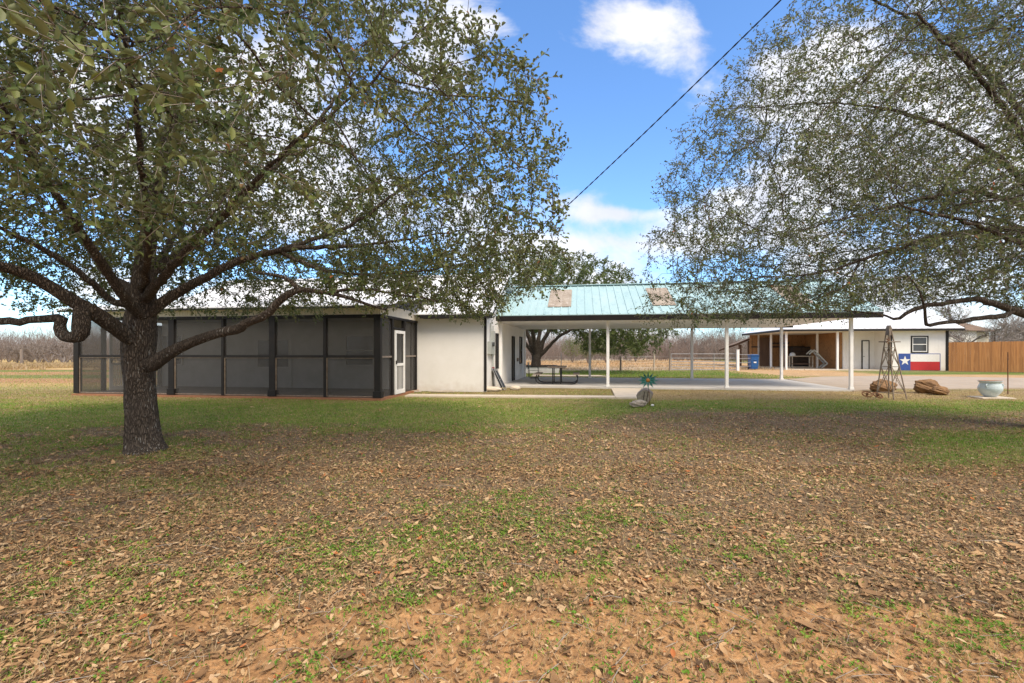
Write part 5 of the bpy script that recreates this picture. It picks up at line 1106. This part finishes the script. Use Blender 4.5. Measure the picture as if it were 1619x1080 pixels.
# ------------------------------------------------------------------ ground cover
def scatter(n, x0, x1, y0, y1, dens, seed, near_bias=1.0):
    """points in the view wedge, more of them near the camera"""
    r = np.random.default_rng(seed); out = []; tot = 0
    while tot < n:
        Y = y0 + (y1 - y0) * r.random(n) ** near_bias; X = r.uniform(-1, 1, n) * (Y * 1.16 + .6); ok = (X > x0) & (X < x1) & (r.random(n) < dens(X, Y)); out.append(np.stack((X[ok], Y[ok]), 1)); tot += ok.sum()
        if len(out) > 60: break
    p = np.concatenate(out)[:n]; return p[:, 0], p[:, 1]
blocked = None
def on_hard(X, Y):
    d = np.stack((X, Y), -1) - HF.o; u = d @ uv; v = d @ vv
    a = (u > uL - .1) & (u < uR + .15) & (v > vP - .15); b_ = (u > uR) & (u < uc + .1) & (v > vW - .02); c = (u > uc - .1) & (v > -.15) & (v < 6.7) & (u < uS + (v) * .2); p1 = CX + X / Y * FPX
    py_ = HZ + CAMH * FPX / Y; e_ = (p1 > 966) & (p1 < 1014) & (py_ > 615) & (py_ < 631.3); pc = 626.0 + (p1 - 650) * .0085; f = (p1 > 640) & (p1 < 975) & (np.abs(py_ - pc) < 1.7)
    py = HZ + CAMH * FPX / Y; g = (p1 > 1240) & (py < 615.5 - .0 * p1) & (py > 594)
    return a | b_ | c | e_ | f | g
def dead_leaves(n, dens, seed, nb, y0, y1, size):
    X, Y = scatter(n, -20, 20, y0, y1, dens, seed, nb); r = np.random.default_rng(seed + 1); n = len(X)
    z = gz_fn(X, Y) + r.uniform(.002, .022, n); a = r.uniform(0, 2 * np.pi, n); tilt = r.normal(0, .24, n)
    A = np.stack((np.cos(a), np.sin(a), np.sin(tilt)), 1); A /= np.linalg.norm(A, axis=1)[:, None]; Nn = unit(n, r) * .32 + np.array((0, 0, 1)); Nn -= A * (A * Nn).sum(1)[:, None]; Nn /= np.linalg.norm(Nn, axis=1)[:, None]; B = np.cross(A, Nn)
    L = r.uniform(size[0], size[1], n) * np.exp(r.normal(-.06, .34, n)); Wd = L * r.uniform(.32, .62, n); cu = r.uniform(-.1, .9, n); cl = r.normal(.1, .22, n); C = np.stack((X, Y, z), 1); rows = []
    for t_, w_ in ((0, .04), (.28, .85), (.66, .95), (1, .05)):
        for s_ in (-1, 0, 1): rows.append(C + A * (L * (t_ - .5))[:, None] + B * (Wd * .5 * w_ * s_)[:, None] * (1 - .25 * np.clip(cu, 0, 1) * abs(s_))[:, None] + Nn * (Wd * .5 * cu * (s_ != 0) * w_ * .7 + L * cl * ((t_ - .5) ** 2) * 2.0)[:, None])
    V = np.stack(rows, 1).reshape(-1, 3); b_ = np.arange(n)[:, None] * 12; fs = [b_ + [[i * 3 + j, i * 3 + j + 1, i * 3 + j + 4, i * 3 + j + 3]] for i in range(3) for j in range(2)]
    q = np.clip(r.normal(.46, .27, n) + (fbm(X * .9, Y * .9, 88) - .5) * .5, 0, .95); q[r.random(n) < .012] = 1; return V, np.concatenate(fs, 0), np.tile(q, 6)
def litter_d(X, Y): g = masks(X, Y); return np.clip(g[4] * 1.1 + .08, 0, 1) * ~on_hard(X, Y) * (1 - .0 * X)
V1, F1, Q1 = dead_leaves(52000, litter_d, 301, 1.35, 1.75, 6.0, (.021, .047)); V2, F2, Q2 = dead_leaves(46000, litter_d, 303, 1.0, 5.5, 16.5, (.027, .054))
V3, F3, Q3 = dead_leaves(52000, lambda X, Y: np.clip(masks(X, Y)[4] * .9 + .12, 0, 1) * ~on_hard(X, Y), 305, 1.4, 1.75, 8.5, (.010, .030)); V3[:, 2] += .002
F2 = F2 + len(V1); F3 = F3 + len(V1) + len(V2); V2 = np.concatenate((V2, V3)); F2 = np.concatenate((F2, F3)); Q2 = np.concatenate((Q2, Q3))
o = np_obj('leaf_litter', np.concatenate((V1, V2)), [F1, F2], 'dead_leaf', attrs={'rnd': ('FACE', 'FLOAT', np.concatenate((Q1, Q2)))}, smooth=True); tagit(o, 'thick litter of curled tan and brown fallen oak leaves on the lawn', 'fallen leaves', kind='stuff')
def blades(n, dens, seed, nb, y0, y1, hgt, wid, lean, qf, x0=-60, x1=60):
    X, Y = scatter(n, x0, x1, y0, y1, dens, seed, nb); r = np.random.default_rng(seed + 1); n = len(X); z = gz_fn(X, Y) - .004; a = r.uniform(0, 2 * np.pi, n); h = hgt(X, Y, r); w = wid * r.uniform(.7, 1.3, n) * (1 + Y * .05)
    C = np.stack((X, Y, z), 1); B = np.stack((np.cos(a), np.sin(a), 0 * a), 1); la = r.uniform(0, 2 * np.pi, n); ll = lean * r.uniform(.2, 1.3, n); Ld = np.stack((np.cos(la), np.sin(la), 0 * a), 1)
    m1 = C + np.array((0, 0, .6)) * h[:, None] + Ld * (ll * h * .35)[:, None]; t1 = C + np.array((0, 0, .9)) * (h * (1 - .3 * ll))[:, None] + Ld * (ll * h)[:, None]
    V = np.stack((C - B * w[:, None], C + B * w[:, None], m1 + B * w[:, None] * .7, m1 - B * w[:, None] * .7, t1), 1).reshape(-1, 3); b_ = np.arange(n)[:, None] * 5; q = np.clip(qf(X, Y, r), 0, 1)
    return V, b_ + [[0, 1, 2, 3]], b_ + [[3, 2, 4]], q
def green_d(X, Y): g = masks(X, Y); return np.clip(g[0] * (.5 + .9 * sstep(.3, .6, g[6])) + g[1] * .25 + .05 + .26 * sstep(3.5, 6, Y) * sstep(.4, .65, g[6]), 0, 1) * ~on_hard(X, Y)
def gq(X, Y, r): g = masks(X, Y); return np.clip(r.normal(.30, .16, len(X)) + .42 * g[3] + (g[6] - .5) * .8 + (g[5] - .5) * .5 + (r.random(len(X)) < .16) * .4 + .25 * sstep(12, 15, Y), 0, 1)
parts = [blades(60000, green_d, 401, 1.0, 2.0, 9.0, lambda X, Y, r: r.uniform(.02, .055, len(X)), .0019, .8, gq),
         blades(190000, green_d, 403, .9, 7.0, 18.0, lambda X, Y, r: r.uniform(.022, .06, len(X)), .0026, .7, gq),
         blades(55000, lambda X, Y: np.clip(masks(X, Y)[4] * .5 + .25, 0, 1) * ~on_hard(X, Y), 407, 1.3, 1.8, 12.0, lambda X, Y, r: r.uniform(.03, .09, len(X)), .0013, 1.6, lambda X, Y, r: r.uniform(.72, 1, len(X)))]
Vs = []; Fa = []; Fb = []; Q = []; b0 = 0
for V, f4, f3, q in parts: Vs.append(V); Fa.append(f4 + b0); Fb.append(f3 + b0); Q.append(q); b0 += len(V)
Q = np.concatenate(Q); o = np_obj('lawn_grass', np.concatenate(Vs), [np.concatenate(Fa), np.concatenate(Fb)], 'grass', attrs={'rnd': ('FACE', 'FLOAT', np.concatenate((Q, Q)))}); tagit(o, 'short patchy winter grass, green and straw blades mixed', 'grass', kind='stuff')
# small weeds and clover tufts: rosettes of little leaves
def clov_d(X, Y): g = masks(X, Y); return np.clip(g[1] * 1.1 + .05 * (Y < 8) + .06 * (g[7] > .6), 0, 1) * ~on_hard(X, Y)
X, Y = scatter(2600, -12, 12, 1.8, 8.5, clov_d, 501, 1.2); r = np.random.default_rng(5); per = 11; n = len(X) * per; Xs = np.repeat(X, per) + r.normal(0, .022, n); Ys = np.repeat(Y, per) + r.normal(0, .022, n)
C = np.stack((Xs, Ys, gz_fn(Xs, Ys) + r.uniform(.002, .02, n)), 1); a = r.uniform(0, 6.28, n); A = np.stack((np.cos(a), np.sin(a), r.uniform(.2, 1.1, n)), 1); Ls = r.uniform(.010, .024, n); v, f = leaf_geo(C, A, unit(n, r) * .5 + np.array((0, 0, 1)), Ls, Ls * r.uniform(.3, .75, n)); q = np.clip(np.repeat(r.uniform(.05, .5, len(X)), per) + r.normal(0, .06, n), 0, .5)
o = np_obj('weed_tufts', v, [f], 'grass', attrs={'rnd': ('FACE', 'FLOAT', np.concatenate((q, q)))}); tagit(o, 'low green clover and weed tufts dotted through the fallen leaves', 'weeds', kind='stuff')
# fallen twigs
r = random.Random(9); m = MB()
for i in range(420):
    Y = 1.9 + 7 * r.random() ** 1.5; X = r.uniform(-1, 1) * Y * 1.15; a = r.uniform(0, 6.28); L = r.uniform(.05, .28) ; z = float(gz_fn(np.array([X]), np.array([Y]))[0]) + .012; rr_ = r.uniform(.0012, .0032); b1 = r.gauss(0, .25)
    m.tube([(X, Y, z), (X + math.cos(a) * L * .5, Y + math.sin(a) * L * .5, z + .012), (X + math.cos(a) * L * .5 + math.cos(a + b1) * L * .5, Y + math.sin(a) * L * .5 + math.sin(a + b1) * L * .5, z + .004)], [rr_, rr_ * .8, rr_ * .5], 4)
o = m.build('fallen_twigs', 'twig'); tagit(o, 'thin broken grey twigs scattered over the leaf litter', 'twigs', kind='stuff')
# tall golden grass in the far fields
Vg = [blades(26000, lambda X, Y: (fbm(X * .25, Y * .25, 61) > .42) * (X < -9), 601, 1.0, 37.5, 50, lambda X, Y, r: r.uniform(.2, .6, len(X)), .008, .7, lambda X, Y, r: r.uniform(.72, 1, len(X)), x1=-9),
      blades(13000, lambda X, Y: np.clip(fbm(X * .3, Y * .5, 63) - .2, 0, 1) * (X > -6) * (X < 24), 603, 1.0, 36.6, 76, lambda X, Y, r: r.uniform(.06, .3, len(X)), .007, .8, lambda X, Y, r: r.uniform(.8, 1, len(X))),
      blades(22000, lambda X, Y: (X < -8) * .9, 605, 1.0, 15.5, 37, lambda X, Y, r: r.uniform(.03, .08, len(X)), .004, .8, lambda X, Y, r: np.clip(r.normal(.65, .2, len(X)), 0, 1)),
      blades(22000, lambda X, Y: (X > 1) * (X < 17) * .9, 607, 1.0, 25.6, 37, lambda X, Y, r: r.uniform(.03, .08, len(X)), .004, .8, lambda X, Y, r: np.clip(r.normal(.38, .22, len(X)), 0, 1))]
Vs = []; Fa = []; Fb = []; Q = []; b0 = 0
for V, f4, f3, q in Vg: Vs.append(V); Fa.append(f4 + b0); Fb.append(f3 + b0); Q.append(q); b0 += len(V)
Q = np.concatenate(Q); o = np_obj('field_grass', np.concatenate(Vs), [np.concatenate(Fa), np.concatenate(Fb)], 'grass', attrs={'rnd': ('FACE', 'FLOAT', np.concatenate((Q, Q)))}); tagit(o, 'tall golden dry grass and stubble across the far fields', 'dry grass', kind='stuff')
